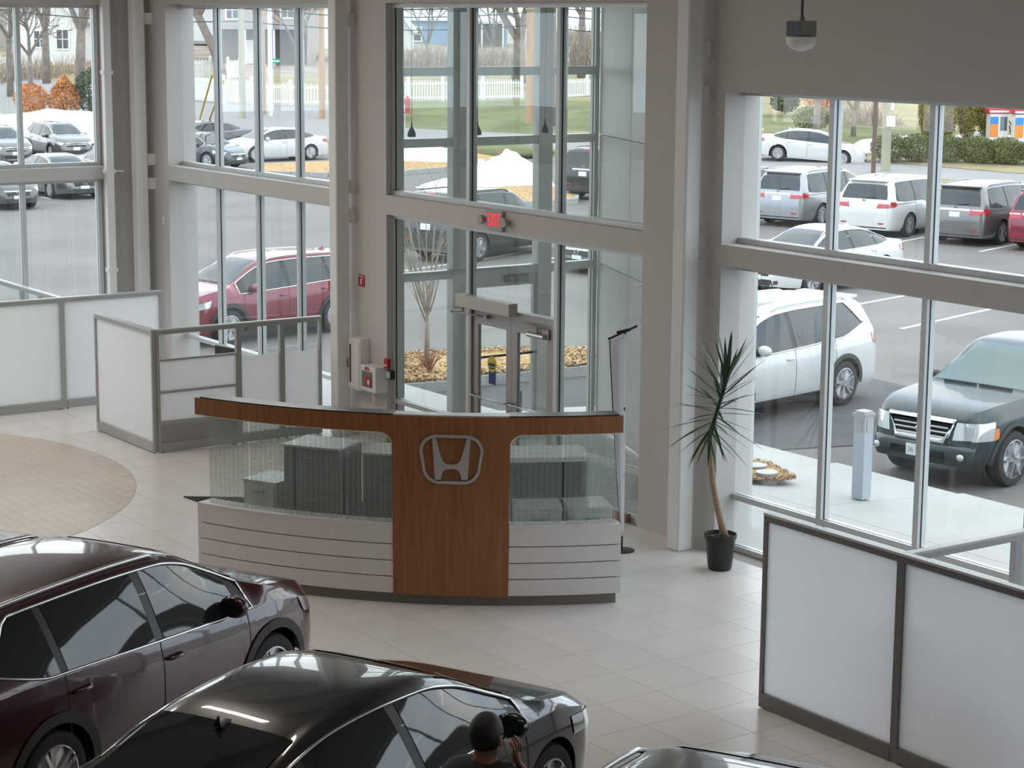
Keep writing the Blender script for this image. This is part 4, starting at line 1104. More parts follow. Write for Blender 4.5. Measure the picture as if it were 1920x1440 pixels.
def crv_opts(pm, glass='car_glass', wheels=None):
    CRV.pm = pm
    return dict(pm=pm, wheels=wheels or W17, arch=0.075, rocker=0.13, dlo=(-1.90, 1.06), cuts=[(-1.84, -1.20), (-1.12, -.16), (-.06, .90)], rear_rise=0.14, rear_len=0.6,
        rear_top=lambda x: 1.10+(x+1.92)*0.90, chrome=True, doors=(-1.16, -.11, .98), handles=(-1.02, .03), mirror=.74, wscreen=(.40, 1.16), rscreen=(-2.22, -2.02), glass=glass,
        rails=(-1.75, .25), fin=-1.62, gfrac=0.845,
        sidep=[('headlight', [(1.78, .77), (2.12, .70), (2.13, .80), (1.72, .90)], 'headlamp', (1, -1)), ('taillight', [(-2.30, .92), (-2.12, .93), (-1.98, 1.42), (-2.06, 1.42)], 'tail_red', (1, -1))],
        front=[('grille', [(-.42, .62), (.42, .62), (.50, .80), (-.50, .80)], 'black_plastic'), ('grille_bar', [(-.48, .765), (.48, .765), (.52, .80), (-.52, .80)], 'chrome'), ('grille_bar', [(-.45, .70), (.45, .70), (.46, .72), (-.46, .72)], 'chrome'),
               ('lower_grille', [(-.45, .30), (.45, .30), (.50, .48), (-.50, .48)], 'cladding'), ('skid_trim', [(-.4, .265), (.4, .265), (.45, .30), (-.45, .30)], 'satin_metal'), ('license_plate', [(-.16, .47), (.16, .47), (.16, .62), (-.16, .62)], 'plate_white')]+pair('fog_lamp', [(.50, .36), (.62, .38), (.62, .50), (.50, .46)], 'lamp_dark'),
        rear=[('bumper_trim', [(-.6, .32), (.6, .32), (.6, .52), (-.6, .52)], 'cladding'), ('tailgate_bar', [(-.45, .93), (.45, .93), (.45, .97), (-.45, .97)], 'chrome'), ('license_plate', [(-.16, .78), (.16, .78), (.16, .92), (-.16, .92)], 'plate_white')]+pair('reflector', [(.5, .54), (.65, .54), (.65, .58), (.5, .58)], 'tail_red'),
        extra=[logo_front(.76), logo_rear(1.02), spoiler(-1.95, 1.515, .50, .10)])
# midsize saloon ----------------------------------------------------------
SED = Car(T=[(-2.42, .62), (-2.39, .85), (-2.33, 1.00), (-2.1, 1.05), (-1.80, 1.075), (-1.5, 1.19), (-1.1, 1.345), (-.7, 1.43), (-.2, 1.46), (.2, 1.44), (.55, 1.36), (1.0, 1.15), (1.28, 1.01), (1.5, .965), (1.9, .88), (2.2, .77), (2.36, .64), (2.40, .50)],
          W=[(-2.42, .68), (-2.3, .79), (-2.0, .87), (-1.4, .915), (0, .925), (1.4, .91), (1.9, .86), (2.2, .74), (2.34, .60), (2.40, .45)],
          B=[(-2.42, .58), (-2.36, .80), (-2.25, .94), (-1.8, .985), (-1.0, .965), (0, .935), (1.0, .915), (1.4, .90), (1.9, .80), (2.2, .68), (2.40, .44)],
          Wr=[(-2.42, .60), (-2.2, .74), (-1.8, .72), (-1.4, .60), (-.7, .575), (0, .60), (.6, .60), (1.2, .72), (1.5, .80), (2.1, .62), (2.40, .36)], wb=2.78, zb=.18, rw=0.335, sill=0.93)
def sed_opts(pm, glass='car_glass', wheels=None, **kw):
    SED.pm = pm
    d = dict(pm=pm, wheels=wheels or W17, dlo=(-1.62, 1.12), cuts=[(-1.55, -1.10), (-1.04, -.20), (-.10, .98)], rear_rise=0.05, rear_len=0.5, chrome=True, doors=(-1.0, -.15, 1.05), handles=(-.92, -.02), hdrop=.10, mirror=.82, mz=.08,
        wscreen=(.48, 1.26), rscreen=(-1.74, -.98), glass=glass, fin=-1.0, gfrac=0.83,
        sidep=[('headlight', [(1.72, .66), (2.24, .60), (2.24, .71), (1.70, .79)], 'headlamp', (1, -1)), ('taillight', [(-2.36, .76), (-2.05, .80), (-2.02, .93), (-2.30, .93)], 'tail_red', (1, -1))],
        front=[('grille', [(-.36, .46), (.36, .46), (.44, .63), (-.44, .63)], 'black_plastic'), ('grille_bar', [(-.44, .60), (.44, .60), (.47, .64), (-.47, .64)], 'chrome'), ('lower_grille', [(-.5, .24), (.5, .24), (.45, .38), (-.45, .38)], 'cladding'), ('license_plate', [(-.16, .36), (.16, .36), (.16, .48), (-.16, .48)], 'plate_white')]+pair('fog_lamp', [(.50, .27), (.60, .29), (.60, .37), (.50, .36)], 'lamp_dark'),
        rear=pair('taillight', [(.38, .80), (.72, .80), (.72, .93), (.40, .93)], 'tail_red')+[('license_plate', [(-.16, .72), (.16, .72), (.16, .86), (-.16, .86)], 'plate_white'), ('bumper_trim', [(-.55, .24), (.55, .24), (.55, .36), (-.55, .36)], 'cladding')],
        extra=[logo_front(.56, .09), logo_rear(.95, .06)])
    d.update(kw); return d
# minivan -----------------------------------------------------------------
VAN = Car(T=[(-2.60, .66), (-2.57, .95), (-2.50, 1.12), (-2.38, 1.42), (-2.30, 1.60), (-2.18, 1.68), (-1.6, 1.735), (-.6, 1.745), (.3, 1.70), (.75, 1.58), (1.2, 1.34), (1.55, 1.14), (1.7, 1.08), (2.1, .98), (2.4, .82), (2.52, .66), (2.55, .50)],
          W=[(-2.60, .80), (-2.52, .90), (-2.3, .965), (-1.5, 1.0), (0, 1.005), (1.4, 1.0), (2.0, .92), (2.35, .76), (2.50, .60), (2.55, .45)],
          B=[(-2.60, .62), (-2.55, .92), (-2.45, 1.045), (-1.6, 1.045), (-.7, 1.04), (-.5, .99), (.8, .97), (1.6, .96), (2.1, .86), (2.4, .70), (2.55, .44)],
          Wr=[(-2.60, .74), (-2.5, .84), (-2.25, .70), (-1.5, .74), (-.3, .755), (.7, .73), (1.4, .80), (1.7, .86), (2.2, .70), (2.55, .38)], wb=3.0, zb=.20, rw=0.345)
def van_opts(pm, lit='tail_clear', wheels=None):
    VAN.pm = pm
    return dict(pm=pm, wheels=wheels or WM, dlo=(-2.22, 1.42), cuts=[(-2.12, -1.20), (-1.12, .08), (.18, 1.25)], rear_rise=0.04, rear_len=0.5, rear_top=lambda x: 1.12+(x+2.24)*2.2, chrome=False, doors=(-1.15, .13, 1.30), handles=(.05, .28), mirror=1.12,
        wscreen=(.70, 1.58), rscreen=(-2.50, -2.32), glass='car_glass', gfrac=0.83, rails=(-1.9, .2), railm=pm,
        sidep=[('taillight', [(-2.56, .90), (-2.28, .94), (-2.28, 1.07), (-2.50, 1.07)], 'tail_red', (1, -1)), ('slide_track', [(-2.3, 1.0), (-1.15, 1.0), (-1.15, 1.012), (-2.3, 1.012)], 'gasket', (1, -1)), ('headlight', [(1.9, .72), (2.42, .62), (2.42, .74), (1.9, .86)], 'headlamp', (1, -1))],
        front=[('grille', [(-.4, .5), (.4, .5), (.45, .68), (-.45, .68)], 'chrome')],
        rear=pair('taillight', [(.44, .88), (.82, .90), (.86, 1.05), (.50, 1.05)], 'tail_red')+pair('taillight_clear', [(.50, 1.005), (.84, 1.005), (.86, 1.045), (.52, 1.045)], lit)+[('tailgate_bar', [(-.46, 1.00), (.46, 1.00), (.46, 1.05), (-.46, 1.05)], 'chrome'), ('license_plate', [(-.16, .82), (.16, .82), (.16, .96), (-.16, .96)], 'plate_white'), ('bumper_lip', [(-.78, .30), (.78, .30), (.78, .335), (-.78, .335)], 'cladding')]+pair('reflector', [(.52, .42), (.70, .42), (.70, .46), (.52, .46)], 'tail_red')
             +[('brake_light', [(-.15, 1.625), (.15, 1.625), (.15, 1.65), (-.15, 1.65)], 'tail_red')],
        extra=[logo_rear(1.09, .06), lambda C, t: MB().tube([(C.end_x(-.05, 1.16, False)-.02, -.05, 1.16), (C.end_x(-.35, 1.19, False)-.02, -.38, 1.19)], .012, 6).build('rear_wiper', 'black_plastic', t), spoiler(-2.28, 1.665, .62, .10)])
# large SUV ---------------------------------------------------------------
SUV = Car(T=[(-2.47, .70), (-2.44, .98), (-2.38, 1.14), (-2.24, 1.46), (-2.14, 1.66), (-2.0, 1.72), (-1.4, 1.765), (-.4, 1.775), (.15, 1.74), (.50, 1.64), (.85, 1.42), (1.15, 1.20), (1.3, 1.14), (1.8, 1.07), (2.15, .98), (2.36, .84), (2.45, .70), (2.47, .52)],
          W=[(-2.47, .80), (-2.38, .88), (-2.1, .955), (-1.4, .99), (0, .995), (1.4, .99), (1.9, .93), (2.2, .82), (2.4, .66), (2.47, .52)],
          B=[(-2.47, .64), (-2.42, .94), (-2.3, 1.13), (-1.8, 1.15), (-1.2, 1.12), (0, 1.07), (.9, 1.04), (1.4, 1.02), (1.9, .95), (2.25, .80), (2.47, .46)],
          Wr=[(-2.47, .74), (-2.35, .80), (-2.05, .67), (-1.2, .71), (-.2, .73), (.5, .71), (1.1, .78), (1.35, .88), (2.0, .72), (2.47, .44)], wb=2.82, zb=.24, rw=0.375)
def suv_opts(pm, wheels=None, **kw):
    SUV.pm = pm
    d = dict(pm=pm, wheels=wheels or W18, arch=0.07, rocker=0.10, dlo=(-2.05, 1.08), cuts=[(-1.98, -1.18), (-1.10, -.14), (-.04, .92)], rear_rise=0.16, rear_len=0.7, rear_top=lambda x: 1.20+(x+2.08)*1.1, chrome=True, doors=(-1.14, -.09, 1.0), handles=(-1.0, .05), mirror=.76,
        wscreen=(.44, 1.18), rscreen=(-2.36, -2.18), gfrac=.84, rails=(-1.8, .2), railm=pm, sunroof=(-.35, .15),
        sidep=[('taillight', [(-2.42, .92), (-2.22, .98), (-2.16, 1.14), (-2.34, 1.12)], 'tail_red', (1, -1)), ('headlight', [(1.75, .82), (2.3, .70), (2.3, .84), (1.7, .97)], 'headlamp', (1, -1))],
        front=[('grille', [(-.45, .62), (.45, .62), (.5, .84), (-.5, .84)], 'chrome')],
        rear=pair('taillight', [(.48, .96), (.76, .96), (.78, 1.12), (.52, 1.12)], 'tail_red')+[('license_plate', [(-.16, .80), (.16, .80), (.16, .94), (-.16, .94)], 'plate_white'), ('bumper_trim', [(-.7, .34), (.7, .34), (.7, .50), (-.7, .50)], 'cladding'), ('tailgate_bar', [(-.42, 1.0), (.42, 1.0), (.42, 1.04), (-.42, 1.04)], 'chrome')]+pair('reflector', [(.5, .53), (.68, .53), (.68, .57), (.5, .57)], 'tail_red'),
        extra=[logo_rear(1.09, .07), spoiler(-2.12, 1.70, .55, .14)])
    d.update(kw); return d
# boxy older SUV -----------------------------------------------------------
BOX = Car(T=[(-2.42, .74), (-2.40, 1.06), (-2.37, 1.20), (-2.28, 1.55), (-2.22, 1.73), (-2.1, 1.80), (-1.2, 1.83), (-.3, 1.82), (.25, 1.76), (.6, 1.60), (.95, 1.32), (1.15, 1.20), (1.5, 1.14), (2.0, 1.07), (2.28, .94), (2.40, .76), (2.42, .56)],
          W=[(-2.42, .84), (-2.34, .92), (-2.0, .975), (-1.4, .995), (0, .995), (1.4, .99), (1.95, .94), (2.25, .84), (2.42, .70)],
          B=[(-2.42, .68), (-2.39, 1.02), (-2.3, 1.14), (-1.8, 1.15), (0, 1.10), (.9, 1.07), (1.4, 1.05), (2.0, .98), (2.3, .82), (2.42, .50)],
          Wr=[(-2.42, .78), (-2.3, .86), (-2.1, .74), (-1.2, .755), (-.1, .76), (.6, .74), (1.1, .82), (1.4, .90), (2.1, .78), (2.42, .55)], wb=2.78, zb=.24, rw=0.37)
def box_opts(pm, **kw):
    BOX.pm = pm
    d = dict(pm=pm, wheels=W18, arch=0.05, rocker=0.08, dlo=(-2.1, 1.05), cuts=[(-2.04, -1.30), (-1.20, -.22), (-.12, .90)], rear_rise=.02, rear_top=lambda x: 1.25+(x+2.12)*2.5, chrome=False, doors=(-1.25, -.17, .98), handles=(-1.1, -.02), mirror=.72,
        wscreen=(.52, 1.10), rscreen=(-2.37, -2.24), gfrac=.84, rails=(-1.9, .1), railm='black_plastic', sidep=[('headlight', [(1.8, .80), (2.3, .74), (2.3, .90), (1.8, .98)], 'headlamp', (1, -1)), ('taillight', [(-2.40, .95), (-2.24, .95), (-2.20, 1.38), (-2.30, 1.38)], 'tail_red', (1, -1))],
        front=[('grille', [(-.45, .62), (.45, .62), (.5, .84), (-.5, .84)], 'chrome')],
        rear=pair('taillight', [(.74, .95), (.86, .95), (.82, 1.34), (.72, 1.34)], 'tail_red')+[('license_plate', [(-.17, .84), (.17, .84), (.17, 1.0), (-.17, 1.0)], 'plate_white'), ('tailgate_bar', [(-.45, 1.05), (.45, 1.05), (.45, 1.10), (-.45, 1.10)], 'chrome'), ('bumper_trim', [(-.75, .36), (.75, .36), (.75, .52), (-.75, .52)], 'cladding'), ('brake_light', [(-.14, 1.755), (.14, 1.755), (.14, 1.785), (-.14, 1.785)], 'tail_red')]+pair('reflector', [(.5, .55), (.68, .55), (.68, .59), (.5, .59)], 'tail_red'),
        extra=[logo_rear(1.15, .07)])
    d.update(kw); return d
# pickup ------------------------------------------------------------------
PIC = Car(T=[(-2.65, .75), (-2.63, 1.15), (-2.55, 1.22), (-1.15, 1.23), (-1.05, 1.28), (-.98, 1.62), (-.85, 1.75), (-.3, 1.79), (.25, 1.765), (.45, 1.70), (.75, 1.49), (1.08, 1.26), (1.2, 1.20), (1.6, 1.165), (2.1, 1.12), (2.36, 1.04), (2.46, .92), (2.50, .56)],
          W=[(-2.65, .86), (-2.5, .91), (-1.6, .94), (0, .93), (1.0, .93), (1.9, .93), (2.2, .88), (2.38, .80), (2.50, .68)],
          B=[(-2.65, .68), (-2.6, 1.08), (-2.4, 1.16), (-1.2, 1.16), (-.9, 1.12), (0, 1.10), (1.0, 1.08), (1.6, 1.06), (2.1, 1.02), (2.35, .92), (2.50, .50)],
          Wr=[(-2.65, .80), (-2.4, .86), (-1.2, .86), (-.9, .66), (-.3, .68), (.4, .66), (1.05, .76), (1.3, .84), (2.0, .80), (2.35, .70), (2.50, .55)], wb=3.24, zb=.34, rw=0.385, ra=.455)
def pickup_extra(C, t):
    # chrome-framed trapezoid grille with bars, hood scoop line, bumper
    fr = []
    for (y, z) in ((-.51, .94), (-.38, .665), (.38, .665), (.51, .94)): fr.append((C.end_x(y, z, True)+0.02, y, z))
    MB().tube(fr, .045, 8, closed=True).build('grille_frame', 'chrome', t, smooth=True)
    for z in (.72, .785, .85): MB().tube([(C.end_x(y, z, True)+0.018, y, z) for y in np.linspace(-.43, .43, 9)], .014, 6).build('grille_bar', 'satin_metal', t)
    MB().ell((C.end_x(0, .79, True)+.03, 0, .79), (.015, .085, .055), 16, 8).build('badge', 'chrome', t, smooth=True)
    bx = [(C.end_x(y, .50, True)+.06-0.05*abs(y), y, .50) for y in np.linspace(-.80, .80, 13)]
    mb = MB().grid([[(x, y, .36), (x+.03, y, .42), (x+.03, y, .56), (x, y, .62), (x-.10, y, .64)] for (x, y, z) in bx])
    mb.build('bumper', C.pm, t, smooth=True)
    MB().box(C.x1-.05, C.x1+.085, -.42, .42, .44, .54).build('bumper_vent', 'inside_dark', t)
    pl_ = MB().box(C.x1+.085, C.x1+.10, -.155, .155, .43, .585).build('license_plate', 'plate_white', t)
    text('lettering', '36', .10, (C.x1+.101, -.085, .505), (math.pi/2, 0, math.pi/2), 'plate_green', pl_, .001)
    for sg in (1, -1):
        MB().ell((C.end_x(.66, .50, True)+.045, sg*.66, .49), (.03, .055, .05), 14, 8).build('fog_lamp', 'headlamp', t, smooth=True)
PLATE = None
def pic_opts(pm):
    PIC.pm = pm
    return dict(pm=pm, wheels=WT, arch=.07, archm=pm, dlo=(-.85, 1.0), cuts=[(-.80, -.12), (-.02, .86)], chrome=False, doors=(-.92, -.07, 1.0), handles=(-.8, .06), handlem='black_plastic', mirror=.72, mirrorm='black_plastic',
        wscreen=(.42, 1.12), rscreen=(-1.04, -.90), gfrac=.84, wglass='car_glass_light', fin=None,
        sidep=[('headlight', [(2.12, .70), (2.42, .70), (2.40, .93), (2.08, .95)], 'headlamp', (1, -1)), ('turn_signal', [(2.02, .72), (2.12, .70), (2.09, .86), (2.02, .86)], 'amber', (1, -1)), ('taillight', [(-2.60, .75), (-2.50, .75), (-2.50, 1.1), (-2.60, 1.1)], 'tail_red', (1, -1))],
        front=pair('headlight', [(.50, .70), (.82, .72), (.82, .94), (.54, .94)], 'headlamp')+[('grille', [(-.40, .67), (.40, .67), (.48, .92), (-.48, .92)], 'inside_dark')],
        rear=[('license_plate', [(-.16, .8), (.16, .8), (.16, .94), (-.16, .94)], 'plate_white')], extra=[pickup_extra])

def rear_wing(C, t):
    MB().box(-2.42, -2.20, -.66, .66, 1.20, 1.235).build('rear_wing', C.pm, t, bevel=.012)
    for sg in (-1, 1): MB().box(-2.36, -2.24, sg*.55-.02, sg*.55+.02, .98, 1.20).build('wing_post', C.pm, t)
def place(t, x, y, deg, z=0.0, pitch=0.0):
    t.location = (x, y, z); t.rotation_euler = (0, pitch, R(deg)); return t
def recolour(t, old, new):
    for c in t.children_recursive:
        for s_ in c.material_slots:
            if s_.material == old: s_.link = 'OBJECT'; s_.material = new
    return t
proto = {}
def vehicle(name, kind, pm, x, y, deg, z, label, pitch=0.0, group=None, **kw):
    key = (kind, kw.get('v'))
    if key not in proto:
        mk = dict(crv=(CRV, crv_opts), sed=(SED, sed_opts), van=(VAN, van_opts), suv=(SUV, suv_opts), box=(BOX, box_opts), pic=(PIC, pic_opts))[kind]
        o = mk[1](PAINT[pm], **{k: v for k, v in kw.items() if k != 'v'})
        if kw.get('v') == 'plain': o['rails'] = None
        if kw.get('v') == 'wing': o['extra'].append(rear_wing); o['chrome'] = False; o['wheels'] = W16
        t = make_car(name, mk[0], o); proto[key] = (t, PAINT[pm])
    else:
        t0, p0 = proto[key]; t = copy_tree(t0); t.name = name
        if PAINT[pm] is not p0: recolour(t, p0, PAINT[pm])
        for k in ('label', 'category', 'group'):
            if k in t.keys(): del t[k]
    place(t, x, y, deg, z, pitch)
    tag(t, label, 'pickup truck' if kind == 'pic' else ('van' if kind == 'van' else 'car'), group)
    return t
SHOW = 'new cars on the show floor'
vehicle('crossover', 'crv', 'maroon', -14.28, 5.85, 117.0, 0, 'dark maroon crossover with silver roof rails parked on the show floor', group=SHOW)
vehicle('saloon', 'sed', 'black', -11.05, 6.18, 114.2, 0, 'glossy black saloon in the foreground of the show floor', group=SHOW)
vehicle('crossover', 'crv', 'silver', -16.60, 4.72, 116, 0, 'silver crossover whose bonnet shows at the left edge behind the maroon one', group=SHOW)
vehicle('crossover', 'crv', 'dkgrey', -7.93, 6.88, 117, 0, 'dark crossover roof at the bottom edge beside the foreground partition', group=SHOW)
# ------------------------------------------------------------------ person on the phone beside the black car
def skin_mesh(name, verts, edges, radii, m, parent, root=0, sub=2):
    me = bpy.data.meshes.new(name); me.from_pydata([tuple(v) for v in verts], edges, []); me.update()
    o = bpy.data.objects.new(name, me); COL.objects.link(o)
    s = o.modifiers.new('skin', 'SKIN'); s.use_smooth_shade = True
    for i, r_ in enumerate(radii):
        sv = me.skin_vertices[0].data[i]; sv.radius = (r_, r_) if not isinstance(r_, tuple) else r_; sv.use_root = (i == root)
    ss = o.modifiers.new('sub', 'SUBSURF'); ss.levels = sub; ss.render_levels = sub
    dg = bpy.context.evaluated_depsgraph_get(); me2 = bpy.data.meshes.new_from_object(o.evaluated_get(dg))
    bpy.data.objects.remove(o)
    me2.materials.clear(); me2.materials.append(MATS[m]); me2.polygons.foreach_set('use_smooth', [True]*len(me2.polygons))
    q = bpy.data.objects.new(name, me2); COL.objects.link(q); q.parent = parent
    return q
mat('skin', (0.30, 0.135, 0.09), 0.5); mat('hair_dark', (0.012, 0.008, 0.006), 0.6, noise=(40, .3)); mat('jacket_black', (0.010, 0.010, 0.011), 0.7); mat('trousers_dark', (0.02, 0.02, 0.025), 0.8); mat('phone_white', (0.55, 0.55, 0.53), 0.3)
pe_ = tag(empty('person', (-8.96, 6.02, 0), R(112)), 'dark-haired person in a black jacket holding a pale phone to the right ear', 'person')
# local frame: x forward, y left, z up
V = [(0, 0, .95), (0, 0, 1.12), (-.01, 0, 1.32), (.0, 0, 1.46), (.015, 0, 1.54), (.03, 0, 1.62), (.035, 0, 1.71),
     (0, .19, 1.42), (-.03, .27, 1.16), (.06, .25, .92), (.09, .24, .84),
     (0, -.19, 1.42), (.10, -.30, 1.20), (.14, -.20, 1.40), (.115, -.145, 1.50),
     (0, .10, .90), (.02, .11, .50), (0, .11, .10), (.12, .12, .05),
     (0, -.10, .90), (.02, -.11, .50), (0, -.11, .10), (.12, -.12, .05)]
E_ = [(0, 1), (1, 2), (2, 3), (3, 4), (4, 5), (5, 6), (3, 7), (7, 8), (8, 9), (9, 10), (3, 11), (11, 12), (12, 13), (13, 14), (0, 15), (15, 16), (16, 17), (17, 18), (0, 19), (19, 20), (20, 21), (21, 22)]
RR = [(.10, .08), (.10, .07), (.11, .07), (.05, .05), .056, (.082, .098), (.075, .085), .035, .030, .030, .03, .035, .030, .030, .030, .085, .062, .045, .035, .085, .062, .045, .035]
skin_mesh('body', V, E_, RR, 'skin', pe_)
# jacket: torso and sleeves a little larger than the body
JV = [(0, 0, .86), (0, 0, 1.1), (-.01, 0, 1.32), (-.005, 0, 1.44), (.0, 0, 1.525), (0, .20, 1.42), (-.03, .28, 1.16), (.06, .26, .94), (0, -.20, 1.42), (.10, -.31, 1.20), (.135, -.215, 1.375)]
JE = [(0, 1), (1, 2), (2, 3), (3, 4), (3, 5), (5, 6), (6, 7), (3, 8), (8, 9), (9, 10)]
skin_mesh('jacket', JV, JE, [(.22, .17), (.21, .165), (.225, .165), (.15, .13), (.088, .088), .10, .082, .066, .10, .080, .060], 'jacket_black', pe_)
TV = [(0, 0, .94), (0, .10, .88), (.02, .11, .50), (0, .11, .09), (0, -.10, .88), (.02, -.11, .50), (0, -.11, .09)]
skin_mesh('trousers', TV, [(0, 1), (1, 2), (2, 3), (0, 4), (4, 5), (5, 6)], [(.17, .14), .105, .08, .07, .105, .08, .07], 'trousers_dark', pe_)
for sg in (1, -1): MB().ell((.06, sg*.115, .045), (.15, .05, .05), 14, 8).build('shoe', 'black_plastic', pe_, smooth=True)
# head detail: ears, nose, eyes, mouth; hair cap
MB().ell((.135, 0, 1.635), (.018, .014, .024), 10, 8).build('nose', 'skin', pe_, smooth=True)
for sg in (1, -1):
    MB().ell((.025, sg*.088, 1.64), (.018, .012, .032), 10, 8).build('ear', 'skin', pe_, smooth=True); MB().ell((.112, sg*.034, 1.665), (.01, .014, .008), 10, 8).build('eye', 'white_plastic', pe_, smooth=True)
MB().ell((.118, 0, 1.585), (.008, .026, .006), 10, 6).build('mouth', 'red_plastic', pe_, smooth=True)
hm = MB().ell((.018, 0, 1.675), (.108, .094, .118), 24, 14)
hm.v = [(min(p[0], .085) if p[2] < 1.735 else p[0], p[1], max(p[2], 1.585+(.09 if p[0] > .05 else 0))) for p in hm.v]
hm.build('hair', 'hair_dark', pe_, smooth=True)
# right hand with five fingers closed on the phone
pal = Vector((.105, -.142, 1.525))
hv = [Vector((.125, -.165, 1.47)), pal, pal+Vector((.012, -.004, .045))]
skin_mesh('hand', hv, [(0, 1), (1, 2)], [(.028, .02), (.040, .022), (.038, .018)], 'skin', pe_)
ph = MB().obox((0, 0, 0), (.012, .068, .135)); ph.xf(Matrix.Translation(Vector((.095, -.112, 1.565))) @ Matrix.Rotation(R(-18), 4, 'X') @ Matrix.Rotation(R(80), 4, 'Z'))
tag(ph.build('phone', 'phone_white', pe_, bevel=.005))
for k in range(4):
    b = pal+Vector((.036-.022*k, -.006, .05-.004*abs(k-1.2))); L = (.075, .085, .08, .062)[k]
    skin_mesh('finger', [b-Vector((0, 0, .02)), b+Vector((0, -.004, L*.42)), b+Vector((0, .012, L*.72)), b+Vector((0, .030, L*.9))], [(0, 1), (1, 2), (2, 3)], [.0095, .009, .0085, .0075], 'skin', pe_, sub=1)
tb = pal+Vector((.035, .005, -.01))
skin_mesh('thumb', [tb, tb+Vector((.018, .022, .03)), tb+Vector((.010, .040, .055))], [(0, 1), (1, 2)], [.012, .0105, .009], 'skin', pe_, sub=1)
# ------------------------------------------------------------------ outdoors: lot, road, lawn
LOT = -0.60
mat('asphalt', (0.160, 0.147, 0.137), 0.85, noise=(0.35, 0.16), bump=(60, 0.25))
mat('asphalt_new', (0.085, 0.085, 0.088), 0.85, noise=(1.5, 0.12), bump=(60, 0.3))
mat('road_grey', (0.26, 0.25, 0.245), 0.85, noise=(0.2, 0.08))
mat('concrete', (0.40, 0.39, 0.372), 0.8, noise=(1.2, 0.06), bump=(40, 0.1))
mat('kerb_granite', (0.36, 0.36, 0.345), 0.8, noise=(9, 0.15))
mat('line_paint', (0.62, 0.61, 0.56), 0.7)
mat('mulch', (0.44, 0.27, 0.12), 0.95, noise=(9, 0.55), bump=(14, 1.0))
mat('grass', (0.140, 0.145, 0.055), 0.95, noise=(0.5, 0.35), bump=(20, 0.6))
mat('dry_grass', (0.26, 0.215, 0.11), 0.95, noise=(0.6, 0.25), bump=(20, 0.6))
mat('leaf_litter', (0.26, 0.135, 0.075), 0.95, noise=(1.2, 0.35), bump=(12, 0.8))
mat('brush_brown', (0.26, 0.21, 0.165), 0.95, noise=(0.5, 0.3), bump=(6, 1.0))
mat('snow', (0.86, 0.88, 0.90), 0.7, bump=(2.5, 0.5))
lot = struct(MB().add([(60, 14.2, LOT), (60, 60, LOT), (-125, 60, LOT), (-125, -60, LOT), (-30.6, -60, LOT), (-30.6, 14.2, LOT)], [(0, 1, 2, 3, 4, 5)]).build('ground_lot', 'asphalt'))
lot['label'] = 'grey asphalt parking lot with painted bay lines'
def terrain(name, rows, m):
    """rows of points from near to far"""
    mb = MB(); P = []
    for r_ in rows:
        P.append([Vector(p) for p in r_])
    # refine
    Q = []
    for i in range(len(P)-1):
        n = 6
        for k in range(n+(1 if i == len(P)-2 else 0)):
            Q.append([P[i][j].lerp(P[i+1][j], k/n) for j in range(len(P[i]))])
    mb.grid(Q)
    return struct(mb.build(name, m, smooth=True))
r0 = [(-110.28, 37.88, 0.50), (-91.68, 43.78, 0.30), (-84.56, 47.35, 0.00), (-83.83, 51.60, -0.10), (-77.16, 56.22, -0.30), (-64.64, 57.61, -0.50), (-59.20, 60.24, -0.55), (-55.16, 62.03, -0.58), (-46.99, 64.34, -0.60)]
r1 = [(-141.80, 48.80, 1.20), (-96.91, 46.30, 1.20), (-95.99, 53.77, 0.80), (-88.51, 54.48, 0.20), (-81.82, 59.60, 0.00), (-69.12, 61.58, -0.30), (-63.09, 64.17, -0.40), (-58.02, 65.21, -0.50), (-49.89, 68.26, -0.50)]
r2 = [(-155.14, 53.44, 2.00), (-101.34, 48.42, 1.20), (-98.64, 55.26, 0.90), (-98.95, 60.91, 1.00), (-97.80, 71.21, 1.00), (-81.57, 72.60, 0.80), (-73.92, 75.08, 0.40), (-70.59, 79.18, 0.30), (-62.25, 84.93, 0.20)]
r3 = [(-180.27, 62.17, 3.20), (-121.52, 58.10, 2.00), (-118.68, 66.50, 2.00), (-117.80, 72.52, 1.90), (-119.26, 86.81, 2.00), (-98.33, 87.43, 2.00), (-85.20, 86.44, 1.30), (-78.79, 88.27, 1.20), (-71.89, 97.90, 1.00)]
r4 = [(-184.39, 63.64, 4.10), (-154.82, 74.08, 3.40), (-154.29, 86.48, 3.40), (-152.03, 93.60, 3.20), (-156.91, 114.19, 3.20), (-136.49, 121.25, 3.30), (-119.71, 121.25, 3.00), (-108.42, 121.23, 3.00), (-96.22, 130.67, 2.80)]
r5 = [(-178.46, 61.61, 4.70), (-171.01, 81.85, 4.60), (-180.91, 101.42, 4.60), (-176.87, 108.90, 4.50), (-188.53, 137.16, 4.50), (-164.52, 146.08, 4.50), (-140.83, 142.54, 4.40), (-132.07, 147.52, 4.40), (-120.78, 163.79, 4.30)]
skirt = [(p[0]*0.985, p[1]*0.985, LOT-0.02) for p in r0]
terrain('ground_verge', [skirt, r0], 'dry_grass')
terrain('ground_road', [r0, r1], 'road_grey')
def sub(a, i0, i1): return a[i0:i1]
terrain('ground_lawn', [sub(r1, 3, 9), sub(r2, 3, 9)], 'grass')
terrain('ground_bank', [sub(r1, 0, 4), sub(r2, 0, 4)], 'road_grey')
terrain('ground_yard', [r2, r3], 'dry_grass')
terrain('ground_hill', [r3, r4, r5], 'brush_brown')
struct(MB().grid([[Vector(p)+Vector((0, 0, 0.015)) for p in sub(r1, 4, 9)], [Vector(p).lerp(Vector(q), 0.14)+Vector((0, 0, 0.02)) for p, q in zip(sub(r1, 4, 9), sub(r2, 4, 9))]]).build('ground_strip', 'dry_grass'))
